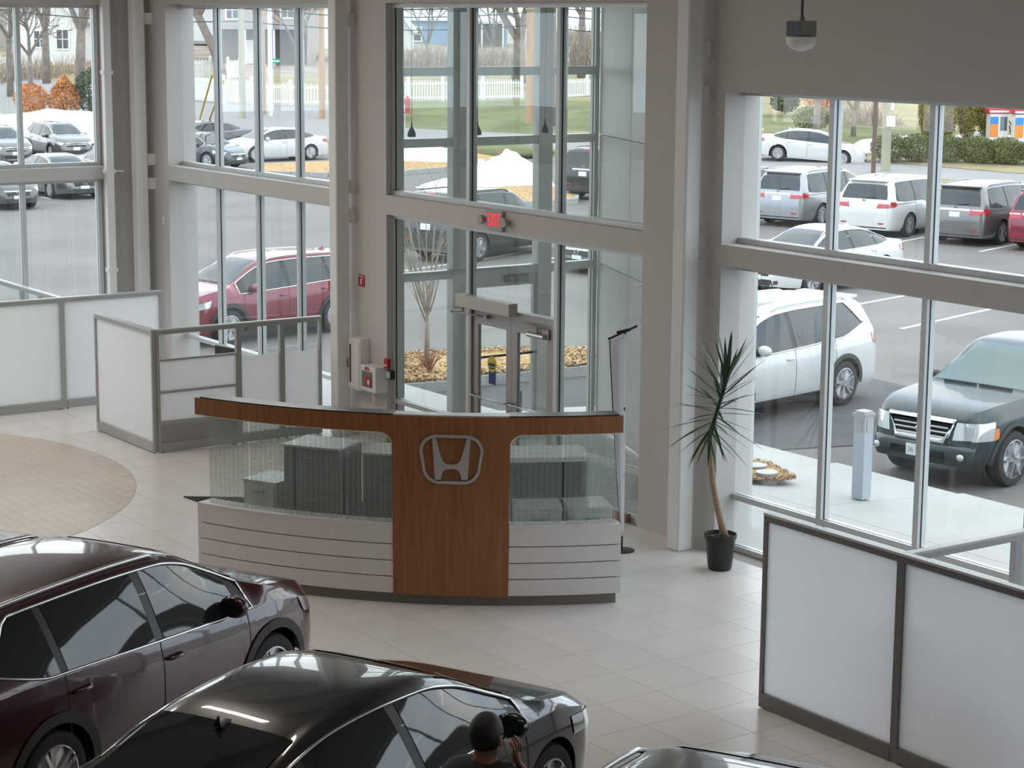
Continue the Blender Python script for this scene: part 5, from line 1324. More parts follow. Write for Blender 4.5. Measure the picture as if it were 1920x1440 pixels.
# sidewalk slabs along the building
walk = struct(empty('sidewalk', (0, 0, 0)))
def slab(x0, x1, y0, y1):
    g = 0.004
    def z(y): return -0.02-0.28*(y-14.26)/4.6
    MB().add([(x0+g, y0+g, z(y0)-0.25), (x1-g, y0+g, z(y0)-0.25), (x1-g, y1-g, z(y1)-0.4), (x0+g, y1-g, z(y1)-0.4), (x0+g, y0+g, z(y0)), (x1-g, y0+g, z(y0)), (x1-g, y1-g, z(y1)), (x0+g, y1-g, z(y1))],
             [(0, 3, 2, 1), (4, 5, 6, 7), (0, 1, 5, 4), (1, 2, 6, 5), (2, 3, 7, 6), (3, 0, 4, 7)]).build('slab', 'concrete', walk)
for i in range(11):
    xa, xb = -22.0+2.2*i, -19.8+2.2*i
    for (ya, yb) in ((14.26, 16.5), (16.5, 18.95+0.10*i)):
        slab(xa, xb, ya, yb)
for (x0, x1, y0, y1) in ((-30.9, -27.6, 14.26, 16.0), (-27.6, -24.8, 14.26, 16.9), (-24.8, -22.0, 14.26, 17.4), (-24.8, -22.0, 17.4, 18.9)): slab(x0, x1, y0, y1)
# new asphalt apron and landscaped island by the entrance
struct(MB().prism([(-30.5, 16.8), (-24.9, 17.0), (-24.9, 19.6), (-22.1, 19.1), (-20.2, 25.0), (-27.5, 25.5), (-29.5, 19)], LOT, LOT+0.012).build('ground_apron', 'asphalt_new'))
def island(name, poly, h, m, kerb=True, mound=0.12, label=None):
    t = struct(empty(name, (poly[0][0], poly[0][1], 0))); o = Vector((poly[0][0], poly[0][1], 0))
    n = len(poly); c = Vector((sum(p[0] for p in poly)/n, sum(p[1] for p in poly)/n, LOT+h+mound))
    Q = [[Vector((p[0], p[1], LOT+h)).lerp(c, q) + Vector((0, 0, mound*math.sin(q*math.pi/2)*0.6-mound*q*0.6)) - o for q in (0, .25, .5, .75, .999)] for p in poly+[poly[0]]]
    MB().grid(Q, flip=False).build('bed', m, t, smooth=True)
    if kerb:
        for i in range(n):
            a, b = Vector((*poly[i], 0)), Vector((*poly[(i+1) % n], 0)); L = (b-a).length; k = max(1, int(L/1.5))
            for j in range(k):
                p, q = a.lerp(b, j/k), a.lerp(b, (j+1)/k); d = (q-p).normalized()*0.006
                MB().bar(p+d+Vector((0, 0, LOT+h/2))-o, q-d+Vector((0, 0, LOT+h/2))-o, 0.14, h+0.03).build('kerb_stone', 'kerb_granite', t)
    return t
def xy(*ps): return [(p[0], p[1]) for p in ps]
island('planting_bed', xy((-28.74, 17.06, -0.42), (-28.53, 18.45, -0.42), (-28.63, 19.17, -0.42), (-28.56, 20.29, -0.42), (-28.49, 21.46, -0.42), (-29.01, 22.39, -0.42), (-29.90, 22.47, -0.42), (-30.75, 21.11, -0.42), (-31.03, 20.07, -0.42), (-31.37, 18.62, -0.42)), 0.17, 'mulch')
island('kerbed_island', xy((-70.11, 41.66, -0.42), (-71.62, 46.43, -0.42), (-75.28, 50.91, -0.42), (-78.84, 53.77, -0.42), (-83.68, 55.17, -0.42), (-87.36, 51.92, -0.42)), 0.17, 'mulch', mound=0.25)
island('kerbed_island', xy((-58.21, 37.74, -0.42), (-56.18, 39.63, -0.42), (-56.48, 41.63, -0.42), (-60.11, 44.42, -0.42), (-62.35, 43.97, -0.42), (-62.27, 40.60, -0.42)), 0.17, 'mulch', mound=0.2)
island('kerbed_island', xy((-73.39, 38.11, -0.42), (-70.97, 40.09, -0.42), (-71.63, 42.57, -0.42), (-76.60, 45.52, -0.42), (-77.10, 43.17, -0.42), (-77.12, 40.35, -0.42)), 0.17, 'mulch', mound=0.1)
MB().ell((-79.25, 52.99, -0.42), (3.2, 3.6, 0.35), 20, 8).build('ground_knoll', 'grass', smooth=True)['kind'] = 'structure'
bed2 = island('planting_bed', xy((-20.02, 17.48, -0.10), (-19.61, 17.63, -0.10), (-18.74, 17.34, -0.10), (-18.71, 17.10, -0.10), (-19.02, 16.61, -0.10)), 0.0, 'mulch', kerb=False, mound=0.04)
bed2.location.z = -0.105-LOT
def chips(t, poly, z, n, size, seed):
    rnd = random.Random(seed); mbc = MB(); xs = [p[0] for p in poly]; ys = [p[1] for p in poly]; o = Vector(t.location)
    def ins(x, y):
        c = False; j = len(poly)-1
        for i in range(len(poly)):
            if (poly[i][1] > y) != (poly[j][1] > y) and x < (poly[j][0]-poly[i][0])*(y-poly[i][1])/(poly[j][1]-poly[i][1])+poly[i][0]: c = not c
            j = i
        return c
    k = 0
    while k < n:
        x, y = rnd.uniform(min(xs), max(xs)), rnd.uniform(min(ys), max(ys))
        if not ins(x, y): continue
        k += 1; a = Vector((rnd.gauss(0, 1), rnd.gauss(0, 1), rnd.gauss(0, .35))).normalized(); b = a.cross(Vector((rnd.gauss(0, .3), rnd.gauss(0, .3), 1))).normalized(); s_ = size*rnd.uniform(.6, 1.5)
        c = Vector((x, y, z+rnd.uniform(0, .05)))-o; mbc.add([c-a*s_-b*s_*.4, c+a*s_-b*s_*.3, c+a*s_+b*s_*.4, c-a*s_+b*s_*.3], [(0, 1, 2, 3)])
    tag(mbc.build('wood_chips', 'chip_'+str(seed % 3), t), kind='stuff')
mat('chip_0', (0.52, 0.34, 0.16), .9); mat('chip_1', (0.34, 0.19, 0.08), .9); mat('chip_2', (0.62, 0.46, 0.27), .9)
BED = xy((-28.74, 17.06, -0.42), (-28.53, 18.45, -0.42), (-28.63, 19.17, -0.42), (-28.56, 20.29, -0.42), (-28.49, 21.46, -0.42), (-29.01, 22.39, -0.42), (-29.90, 22.47, -0.42), (-30.75, 21.11, -0.42), (-31.03, 20.07, -0.42), (-31.37, 18.62, -0.42))
bed1 = bpy.data.objects['planting_bed']
for sd, n in ((3, 9000), (4, 8000), (5, 7000)): chips(bed1, BED, LOT+.19, n, .034, sd)
bz = xy((-20.02, 17.48, -0.10), (-19.61, 17.63, -0.10), (-18.74, 17.34, -0.10), (-18.71, 17.10, -0.10), (-19.02, 16.61, -0.10))
for sd in (6, 7, 8): chips(bed2, bz, -.125, 1500, .018, sd)
# bay lines
def line(p, q):
    p, q = Vector(p), Vector(q); p.z = q.z = LOT+0.006
    MB().bar(p, q, 0.11, 0.008).build('bay_line', 'line_paint', lot)
line((-23.15, 20.31, -0.58), (-23.70, 23.83, -0.58)); line((-32.72, 31.96, -0.60), (-33.26, 34.00, -0.60)); line((-29.55, 30.10, -0.60), (-30.78, 34.46, -0.60))
line((-38.77, 42.40, -0.60), (-39.72, 45.35, -0.60)); line((-41.52, 41.77, -0.60), (-42.29, 43.90, -0.60)); line((-43.88, 28.78, -0.60), (-45.64, 32.42, -0.60)); line((-48.28, 42.21, -0.60), (-49.19, 44.13, -0.60)); line((-43.20, 26.59, -0.60), (-43.86, 28.36, -0.60))
line((-43.30, 30.90, -0.60), (-43.81, 31.96, -0.60)); line((-44.42, 40.29, -0.60), (-43.71, 38.64, -0.60)); line((-67.80, 26.90, -0.60), (-67.05, 26.91, -0.60))

# ------------------------------------------------------------------ parked cars
OUT = 'cars parked outside'
vehicle('large_suv', 'suv', 'white', -24.63, 21.56, -80, LOT, 'white three-row SUV with chrome window trim parked behind the potted palm', group=OUT)
vehicle('pickup_truck', 'pic', 'green', -19.53, 22.35, -80, LOT, 'dark green pickup truck with chrome grille facing the right window', group=OUT)
def carpos(p, dx, dy, deg):
    """centre of a car whose point (dx forward, dy left) stands at p"""
    a = R(deg); return p[0]-dx*math.cos(a)+dy*math.sin(a), p[1]-dx*math.sin(a)-dy*math.cos(a)
vehicle('saloon', 'sed', 'white', *carpos((-34.56, 32.22, -0.60), 1.39, .82, -80), -80, LOT, 'white saloon parked nose-in behind the white SUV, halved by the window beam', group=OUT, sunroof=(-.45, .1))
VANS = 'minivans parked in a row'
vehicle('minivan', 'van', 'silver', *carpos((-46.36, 43.49, -0.60), -1.5, -.89, 107), 107, LOT, 'silver minivan with a licence plate, leftmost of the three minivans', group=VANS)
vehicle('minivan', 'van', 'white', *carpos((-42.68, 43.53, -0.60), -1.5, -.89, 107), 107, LOT, 'white minivan parked between the silver and the grey minivans', group=VANS)
vehicle('minivan', 'van', 'grey', *carpos((-39.74, 44.22, -0.60), -1.5, -.89, 107), 107, LOT, 'grey minivan with red and white tail lights, rightmost whole minivan', group=VANS)
vehicle('minivan', 'van', 'red', *carpos((-37.29, 44.87, -0.60), -1.5, -.89, 107), 107, LOT, 'maroon minivan cut off by the right edge of the picture', group=VANS)
vehicle('crossover', 'crv', 'dkgrey', *carpos((-49.06, 42.94, -0.60), -1.31, -.82, 107), 107, LOT, 'dark crossover half hidden left of the silver minivan', group=OUT)
vehicle('saloon', 'sed', 'white', *carpos((-65.99, 61.18, -0.50), 0, -.85, 44), 44, -0.45, 'white saloon with a rear wing driving along the road', pitch=R(4), group=OUT, v='wing')
bs = vehicle('boxy_suv', 'box', 'black', *carpos((-44.01, 29.25, -0.60), -1.39, -.87, 107), 107, LOT, 'black boxy SUV parked behind the bare sapling by the entrance', group=OUT)
text('lettering', 'HONDA', .11, (-2.425, .42, .98), (math.pi/2, 0, -math.pi/2), 'chrome', bs)
vehicle('saloon', 'sed', 'dkgrey', *carpos((-40.42, 29.92, -0.60), 2.3, 0, -80), -80, LOT, 'dark grey saloon facing the entrance glass, only its grille in view', group=OUT)
vehicle('boxy_suv', 'box', 'black', *carpos((-57.22, 42.82, -0.60), -2.3, -.3, 107), 107, LOT, 'dark SUV seen from behind right of the big snow pile', group=OUT)
vehicle('crossover', 'crv', 'red', *carpos((-34.86, 17.50, -0.60), 1.31, .82, -80), -80, LOT, 'bright maroon crossover parked outside the second window', group=OUT)
vehicle('saloon', 'sed', 'white', *carpos((-80.23, 44.43, -0.60), -1.39, .83, -88), -88, LOT, 'white saloon with dark wheels beyond the second window', group=OUT)
vehicle('saloon', 'sed', 'dkgrey', -87.8, 42.9, -88, LOT, 'dark saloon parked behind the white one beyond the second window', group=OUT)
vehicle('saloon', 'sed', 'blue', *carpos((-76.63, 38.66, -0.60), 2.35, -.5, 20), 20, LOT, 'slate blue saloon, bonnet nearest in front of the white one', group=OUT)
LF = 'cars beyond the corner window'
vehicle('saloon', 'sed', 'grey', *carpos((-67.22, 27.05, -0.60), 1.39, -.8, 0), 0, LOT, 'grey saloon at the middle of the front row beyond the corner window', group=LF)
vehicle('saloon', 'sed', 'dkgrey', *carpos((-64.51, 23.62, -0.60), 1.39, -.8, 0), 0, LOT, 'dark saloon leftmost of the front row beyond the corner window', group=LF)
vehicle('saloon', 'sed', 'dkgrey', *carpos((-69.50, 30.35, -0.60), 1.39, -.8, 0), 0, LOT, 'dark saloon rightmost of the front row beyond the corner window', group=LF)
vehicle('crossover', 'crv', 'grey', *carpos((-85.28, 34.36, -0.60), 1.31, -.82, -2), -2, LOT, 'grey crossover with roof rails before the snow bank', group=LF)
vehicle('crossover', 'crv', 'grey', *carpos((-83.39, 30.88, -0.60), 1.31, -.82, -2), -2, LOT, 'grey crossover at the left edge before the snow bank', group=LF)

# ------------------------------------------------------------------ snow
from mathutils import noise as mnoise
def snow_pile(c, rx, ry, h, rz, label, seed):
    random.seed(seed); mb = MB(); n, m_ = 64, 24; rows = []
    ph = [random.uniform(0, 6.28) for _ in range(6)]
    for i in range(m_+1):
        u = i/m_; row = []
        for k in range(n+1):
            q = 2*math.pi*k/n; w_ = 1+0.10*math.sin(3*q+ph[0])+0.07*math.sin(5*q+ph[1])
            rr = (1-u)*w_; hh = h*(.55*u+.45*math.sin(u*math.pi/2))
            nn = mnoise.noise(Vector((rr*math.cos(q)*2.2+seed*7, rr*math.sin(q)*2.2, seed)))+.5*mnoise.noise(Vector((rr*math.cos(q)*5.5, rr*math.sin(q)*5.5+seed, 3)))
            hh = max(0, hh+h*.20*nn*min(1, u*5)); rr *= 1+.10*nn
            row.append((rx*rr*math.cos(q), ry*rr*math.sin(q), hh))
        rows.append(row)
    o = mb.grid(rows).build('snow_pile', 'snow', smooth=True, loc=c, rz=rz)
    return tag(o, label, 'snow pile')
snow_pile((-61.75, 42.28, -0.45), 1.75, 1.3, 1.40, R(55), 'big heap of white snow on the island beyond the entrance', 1)
snow_pile((-62.82, 40.38, -0.45), 1.0, 0.8, 0.35, R(55), 'low patch of snow left of the big snow heap', 2)
snow_pile((-74.55, 46.69, -0.45), 2.6, 1.4, 0.9, R(60), 'dirty snow heap on the left island beyond the entrance', 3)
snow_pile((-98.30, 39.72, -0.50), 8.5, 3.0, 1.55, R(55), 'long white snow bank behind the crossovers beyond the corner window', 4)
snow_pile((-100.44, 35.58, -0.50), 3.9, 3.0, 2.5, R(55), 'tall snow bank at the left edge beyond the corner window', 5)
snow_pile((-68.25, 69.58, -0.10), 0.8, 0.5, 0.55, R(55), 'small snow mound above the hedge', 6)
snow_pile((-67.12, 66.89, -0.30), 2.4, 0.6, 0.9, R(55), 'snow strip behind the roadside pole', 7)
snow_pile((-69.08, 75.27, -0.10), 2.6, 0.6, 0.55, R(55), 'snow strip between hedge and fuel pumps', 8)
snow_pile((-45.38, 25.38, -0.60), 1.6, 1.1, 0.28, R(40), 'thin snow patch on the lot behind the bright maroon crossover', 9)

# ------------------------------------------------------------------ bollard light and ground discs
mat('bollard_grey', (0.42, 0.46, 0.50), 0.45, metal=0.3)
bl = tag(empty('bollard_light', (-17.74, 17.49, -0.20), R(8)), 'square grey bollard light on the concrete walk', 'bollard')
MB().box(-.085, .085, -.085, .085, 0, 1.03).build('post', 'bollard_grey', bl, bevel=.006)
MB().box(-.10, .10, -.10, .10, 1.03, 1.07).build('head', 'alu_dark', bl); MB().box(-.075, .075, -.075, .075, 1.07, 1.10).build('cap', 'bollard_grey', bl)
MB().box(-.05, .05, -.092, -.085, .84, 1.0).build('lens', 'concrete', bl); MB().box(.085, .092, -.05, .05, .84, 1.0).build('lens', 'concrete', bl)
for k, p in enumerate(((-19.36, 17.20, -0.06), (-18.97, 17.04, -0.06))):
    d_ = tag(empty('ground_light', p), ('round grey ground light at the back of the gravel bed', 'round grey ground light at the front of the gravel bed')[k], 'ground light', 'ground lights by the entrance')
    MB().lathe([(.13, -.14), (.13, .0), (.145, .002), (.145, .02)], 24).build('case', 'alu_dark', d_, smooth='auto'); MB().lathe([(.135, .0205), (.0, .024)], 24).build('lens', 'bollard_grey', d_)

# ------------------------------------------------------------------ plants
mat('bark_grey', (0.20, 0.165, 0.14), 0.9, noise=(4, 0.3)); mat('bark_pale', (0.34, 0.28, 0.22), 0.9, noise=(4, 0.25)); mat('twig', (0.23, 0.165, 0.13), 0.9)
def branch(mb, p, d, L, r, lvl, spread, rnd, nch=3):
    pts = [p]; q = p; dd = d.copy()
    for i in range(4):
        dd = (dd + Vector((rnd.uniform(-1, 1), rnd.uniform(-1, 1), rnd.uniform(-.4, .8)))*0.16).normalized(); q = q+dd*L/4; pts.append(q)
    mb.tube(pts, [r*(1-0.45*i/4) for i in range(5)], 6 if lvl > 1 else 4, cap=False)
    if lvl <= 0: return
    for k in range(nch+(1 if lvl > 1 else 0)):
        u = 0.4+0.6*(k+1)/(nch+1); i = min(3, int(u*4)); b = pts[i].lerp(pts[i+1], u*4-i)
        a = rnd.uniform(0, 6.28); side = dd.orthogonal().normalized(); side.rotate(Matrix.Rotation(a, 3, dd).to_quaternion())
        nd = (dd*(1-spread)+side*spread+Vector((0, 0, .12))).normalized()
        branch(mb, b, nd, L*rnd.uniform(.55, .78), r*.52, lvl-1, spread, rnd, nch)
def bare_tree(loc, h, r, seed, label, lvl=4, spread=.5, m='bark_grey', lean=(0, 0), name='bare_tree', trunk=.45):
    rnd = random.Random(seed); t = tag(empty(name, loc), label, 'tree', 'bare trees outside')
    top = Vector((lean[0], lean[1], h*trunk)); pts = [Vector((0, 0, -.2)), Vector((lean[0]*.3, lean[1]*.3, h*trunk*.4)), top]
    MB().tube(pts, [r*1.15, r, r*.8], 10).build('trunk', m, t, smooth=True)
    mb = MB()
    for k in range(4):
        a = 2.1*k+rnd.uniform(-.4, .4); sp_ = spread if k else .12; d = Vector((math.cos(a)*sp_, math.sin(a)*sp_, 1)).normalized()
        branch(mb, top-Vector((0, 0, r*.6)), d, h*(1-trunk)*(.62 if k else .75), r*(.66 if k else .78), lvl-1, spread, rnd)
    tag(mb.build('branches', m, t), kind='stuff')
    return t
def leafy(name, loc, r, n, size, m, label, cat, seed, group=None, cone=False, stem=None):
    rnd = random.Random(seed); t = tag(empty(name, loc), label, cat, group)
    mb = MB()
    for k in range(n):
        while True:
            p = Vector((rnd.uniform(-1, 1), rnd.uniform(-1, 1), rnd.uniform(-1, 1)))
            if p.length <= 1 and p.length > .45: break
        w_ = (1-(p.z+1)/2)**.8+.12 if cone else 1.0
        c = Vector((p.x*r[0]*w_, p.y*r[1]*w_, (p.z+1)*r[2]))
        a = Vector((rnd.gauss(0, 1), rnd.gauss(0, 1), rnd.gauss(0, 1))).normalized(); b = a.orthogonal().normalized(); s_ = size*rnd.uniform(.6, 1.4)
        mb.add([c-a*s_, c+b*s_*.5, c+a*s_, c-b*s_*.5], [(0, 1, 2, 3)])
    tag(mb.build('foliage', m, t), kind='stuff')
    st_ = MB()
    for k in range(5):
        a = rnd.uniform(0, 6.28); st_.tube([(0, 0, -.1), (r[0]*.25*math.cos(a), r[1]*.25*math.sin(a), r[2]*.9), (r[0]*.5*math.cos(a), r[1]*.5*math.sin(a), r[2]*1.5)], [.04, .03, .01], 5)
    st_.build('stems', stem or 'bark_grey', t)
    return t
# sapling in the planting bed: many upright thin stems from one trunk
def sapling(loc, h, label, seed):
    rnd = random.Random(seed); t = tag(empty('bare_sapling', loc), label, 'tree')
    MB().tube([(0, 0, -.1), (.02, 0, .6), (.03, .01, 1.1)], [.055, .045, .04], 10).build('trunk', 'bark_pale', t, smooth=True)
    mb = MB()
    for k in range(17):
        a = rnd.uniform(0, 6.28); sp = rnd.uniform(.1, .62); z0 = rnd.uniform(.7, 1.4); L = rnd.uniform(.55, 1)*(h-z0)
        p = [Vector((.03, 0, z0))]
        for i in range(5):
            u = (i+1)/5; p.append(Vector((.03+math.cos(a)*sp*u**.8, math.sin(a)*sp*u**.8, z0+L*u)))
        mb.tube(p, [.018, .015, .012, .009, .006, .003], 5)
        for j in range(6):
            b = p[rnd.randint(1, 5)]; a2 = a+rnd.uniform(-1.4, 1.4); l2 = rnd.uniform(.2, .5)
            mb.tube([b, b+Vector((math.cos(a2)*l2*.6, math.sin(a2)*l2*.6, l2))], [.006, .002], 4)
    tag(mb.build('branches', 'bark_pale', t), kind='stuff')
    return t
sapling((-29.59, 18.64, -0.38), 3.5, 'young bare tree with thin upright twigs in the mulch bed', 3)
mat('red_twig', (0.30, 0.10, 0.07), 0.9)
rt_ = random.Random(5); st = tag(empty('twiggy_shrub', (-29.10, 18.39, -0.38)), 'low reddish twiggy shrub at the foot of the bare sapling', 'shrub'); mb = MB()
for k in range(40):
    a = rt_.uniform(0, 6.28); s_ = rt_.uniform(.05, .28); mb.tube([(0, 0, 0), (math.cos(a)*s_*.5, math.sin(a)*s_*.5, .22), (math.cos(a)*s_, math.sin(a)*s_, rt_.uniform(.3, .5))], [.006, .005, .002], 4)
tag(mb.build('twigs', 'red_twig', st), kind='stuff'); MB().ell((0, 0, 0.02), (.05, .05, .05), 8, 6).build('crown_base', 'red_twig', st)
def hmet(px, dist): return px*dist/3832
bare_tree((-106.86, 74.14, 1.90), 7.5, .42, 11, 'big forked bare tree behind the wooden pole', 4, .55, lean=(-.2, .2), trunk=.35)
bare_tree((-131.88, 83.08, 2.40), 7, .12, 12, 'thin bare tree before the blue house', 5, .55, trunk=.18)
bare_tree((-127.30, 86.04, 2.40), 7, .12, 22, 'thin bare tree before the porch of the blue house', 5, .55, trunk=.18)
bare_tree((-112.90, 83.53, 2.00), 9, .26, 13, 'bare tree at the right side of the entrance view', 4, .5)
bare_tree((-116.31, 58.34, 1.80), 8, .30, 14, 'leaning bare tree before the white house beyond the second window', 4, .55, lean=(-1.5, -1.0), trunk=.5)
bare_tree((-109.97, 46.10, 0.90), 9, .30, 15, 'bare tree with grey trunk, right of the two orange bushes', 4, .5, lean=(.2, .1))
bare_tree((-124.24, 49.88, 1.00), 9, .26, 16, 'straight bare tree above the snow bank beside the orange bushes', 4, .45)
bare_tree((-117.67, 44.96, 0.80), 8, .20, 17, 'slim bare tree at the left edge beyond the corner window', 4, .5)
bare_tree((-115.84, 45.50, 0.70), 6, .14, 18, 'small bare tree between the left edge and the orange bush', 4, .55)
bare_tree((-70.93, 66.15, 0.20), 6, .18, 19, 'bare tree beside the road behind the white saloon', 4, .55, trunk=.3)
bare_tree((-72.46, 70.01, 0.20), 5, .12, 20, 'twiggy bare tree over the leaf litter', 4, .6, trunk=.25)
bare_tree((-114.70, 62.74, 1.80), 6, .12, 21, 'small bare tree before the house with shutters', 4, .55, trunk=.3)
mat('oak_leaf', (0.50, 0.20, 0.06), 0.8, noise=(3, 0.3)); mat('arbor', (0.21, 0.16, 0.025), 0.85, noise=(2, 0.3)); mat('evergreen', (0.045, 0.07, 0.03), 0.85, noise=(2, 0.4)); mat('hedge_leaf', (0.13, 0.145, 0.05), 0.85, noise=(2, 0.35))
mat('brush_twig', (0.36, 0.28, 0.22), 0.9, noise=(2, 0.3))
OB = 'orange bushes beyond the corner window'
leafy('orange_bush', (-103.04, 40.45, 0.60), (.95, .95, .8), 2200, .06, 'oak_leaf', 'small orange-leaved bush, left of the two', 'bush', 31, OB)
leafy('orange_bush', (-102.87, 42.27, 0.60), (1.2, 1.2, 1.0), 3000, .06, 'oak_leaf', 'larger orange-leaved bush, right of the two', 'bush', 32, OB, cone=True)
leafy('green_bush', (-102.29, 43.52, 0.60), (.9, .9, 1.2), 2500, .06, 'evergreen', 'dull green bush beside the corner window jamb', 'bush', 33)
for k, x in enumerate((1774, 1812, 1848, 1740)):
    leafy('arborvitae', [(-69.31, 73.08, 0.10), (-68.85, 73.98, 0.10), (-68.41, 74.83, 0.10), (-69.73, 72.28, 0.10)][k], (.52, .52, 1.3), 5000, .042, 'arbor', ['golden evergreen column, second from the window mullion', 'golden evergreen column in the middle of the row', 'golden evergreen column nearest the fuel pumps', 'golden evergreen column partly behind the mullion'][k], 'tree', 40+k, 'golden evergreen columns')
for k, p in enumerate(((-64.15, 64.20, -0.35), (-63.42, 65.15, -0.36), (-62.52, 66.01, -0.38), (-61.62, 66.87, -0.40), (-60.73, 67.73, -0.42), (-59.79, 68.69, -0.44))):
    leafy('hedge_bush', p, (.95, .8, .62), 5000, .038, 'hedge_leaf', ['low green hedge bush beside the wooden pole', 'low green hedge bush left of the window mullion', 'low green hedge bush just right of the window mullion', 'low green hedge bush below the golden evergreens', 'low green hedge bush below the fuel pumps', 'low green hedge bush at the right edge of the picture'][k], 'bush', 50+k, 'roadside hedge bushes')
leafy('dark_bush', (-80.89, 73.18, 0.90), (.8, .8, .6), 2500, .045, 'evergreen', 'dark round bush on the grass slope', 'bush', 61)
leafy('oak_bush', (-81.69, 76.69, 1.00), (1.6, 1.2, .8), 2600, .055, 'oak_leaf', 'rusty leaved bush at the top of the right window', 'bush', 62)
leafy('green_bush', (-72.43, 67.18, 0.50), (1.0, .8, .6), 2000, .05, 'hedge_leaf', 'loose green bush behind the driving white saloon', 'bush', 63)
def brush(p, r, label, seed):
    rnd = random.Random(seed); t = tag(empty('bare_thicket', p, R(55.4)), label, 'thicket', 'bare thickets'); mb = MB()
    for k in range(420):
        x, y = rnd.uniform(-r[0], r[0]), rnd.uniform(-r[1], r[1]); h = r[2]*rnd.uniform(.5, 1)*math.sqrt(max(.1, 1-(x/r[0])**2))
        a = rnd.uniform(0, 6.28); sp = rnd.uniform(.1, .5)*h
        mb.tube([(x, y, 0), (x+math.cos(a)*sp*.4, y+math.sin(a)*sp*.4, h*.6), (x+math.cos(a)*sp, y+math.sin(a)*sp, h)], [.022, .016, .006], 4, cap=False)
    tag(mb.build('twigs', 'brush_twig', t), kind='stuff'); MB().ell((0, 0, 0), (r[0]*.5, r[1]*.3, .12), 10, 6).build('root_mound', 'brush_brown', t, smooth=True)
brush((-124.51, 78.66, 2.20), (2.8, 1.2, 1.9), 'bare brown thicket left of the pole before the blue house', 71)
brush((-123.25, 82.85, 2.20), (3.0, 1.2, 1.9), 'bare brown thicket before the porch of the blue house', 72)
brush((-121.21, 89.67, 2.20), (3.2, 1.4, 4.2), 'tall bare thicket right of the entrance mullion', 73)
brush((-134.52, 74.71, 2.00), (2.0, 1, 1.2), 'bare thicket before the brown house beyond the second window', 74)
brush((-129.58, 50.27, 1.00), (3.2, 1.2, 2.6), 'bare thicket before the far houses at the left edge', 76)
brush((-130.66, 53.86, 1.10), (3.4, 1.2, 2.2), 'bare thicket before the white house beyond the corner window', 77)
brush((-76.49, 74.25, 0.30), (2.2, 1, 1.6), 'bare thicket on the leaf litter bank', 75)
struct(MB().grid([[(-68.37, 65.10, -0.22), (-64.13, 67.19, -0.28)], [(-78.27, 74.46, 0.35), (-74.65, 78.12, 0.35)]]).build('ground_litter', 'leaf_litter'))
mat('planting_soil', (0.09, 0.06, 0.04), 0.95)

# ------------------------------------------------------------------ poles, wires, signs
mat('pole_wood', (0.42, 0.27, 0.16), 0.9, noise=(1.5, 0.2, (1, 1, .1))); mat('pole_green', (0.34, 0.33, 0.24), 0.9, noise=(2, .2, (1, 1, .1))); mat('pole_brown', (0.14, 0.10, 0.08), .8)
mat('wire', (0.03, 0.03, 0.035), .6); mat('guy_yellow', (0.62, .44, .02), .6); mat('sign_green', (0.02, .30, .20), .5); mat('hydrant_red', (.45, .05, .05), .5); mat('marker_orange', (.70, .16, .06), .6)
def pole(p, h, r, m, label, extra=()):
    t = tag(empty('utility_pole', p), label, 'pole', 'roadside poles'); MB().tube([(0, 0, -.5), (0, 0, h*.5), (0, 0, h)], [r, r*.92, r*.85], 12).build('shaft', m, t, smooth='auto')
    for (nm, d, q, mm) in extra: MB().obox(q, d, rz=R(55)).build(nm, mm, t)
    if not extra: MB().cyl((0, 0, h*.62), (0, 0, h*.62+.06), r*1.12, 12).build('band', 'alu_dark', t)
    return t
pole((-87.51, 61.48, 0.25), 9.5, .26, 'pole_wood', 'thick new wooden utility pole on the lawn beyond the entrance')
pole((-93.24, 47.77, 0.35), 9.5, .17, 'pole_green', 'greenish wooden pole beside the yellow guy wires')
pole((-94.68, 49.62, 0.90), 9, .22, 'pole_wood', 'brown wooden pole behind the grey lamp post')
pole((-93.50, 49.51, 0.30), 9.5, .12, 'alu_exterior', 'pale grey metal lamp post with the green street sign')
pole((-92.67, 52.03, 0.20), 9, .16, 'pole_wood', 'reddish wooden pole beside the column beyond the second window')
pole((-61.51, 61.33, -0.52), 7.5, .21, 'pole_green', 'weathered green wooden pole with a white meter box', [('meter_box', (.34, .2, .42), (.25, -.05, 2.1), 'steel_white'), ('meter_box', (.2, .2, .4), (.12, .08, 2.75), 'steel_white')])
pole((-61.07, 60.20, -0.54), 7.0, .10, 'pole_brown', 'thin brown steel pole left of the green wooden pole')
pole((-86.09, 61.89, 0.25), 9, .16, 'pole_brown', 'dark wooden pole beside the entrance mullion')
def street_sign(p, z, m, label, w_=.75):
    t = tag(empty('street_sign', p, R(62)), label, 'sign'); MB().box(-w_/2, w_/2, -.01, .01, z, z+.23).build('blade', m, t); MB().box(-.03, .03, -.03, .03, z-.35, z).build('bracket', 'alu_dark', t)
    MB().box(-w_/2+.06, w_/2-.06, -.014, -.01, z+.08, z+.15).build('lettering_band', 'plate_white', t)
street_sign((-93.42, 49.68, 0.30), 3.05, 'sign_green', 'green street name sign on the grey lamp post', .65)
st2 = tag(empty('stop_sign', (-137.61, 52.90, 1.20), R(62)), 'street name sign over a red sign on a post beyond the corner window', 'sign')
MB().cyl((0, 0, -.3), (0, 0, 2.9), .04, 8).build('post', 'alu_dark', st2); MB().box(-.5, .5, -.01, .01, 2.6, 2.85).build('blade', 'sign_green', st2); MB().lathe([(.32, -.01), (.32, .01)], 8, (0, 0, 1.7), 'y').build('sign_face', 'hydrant_red', st2)
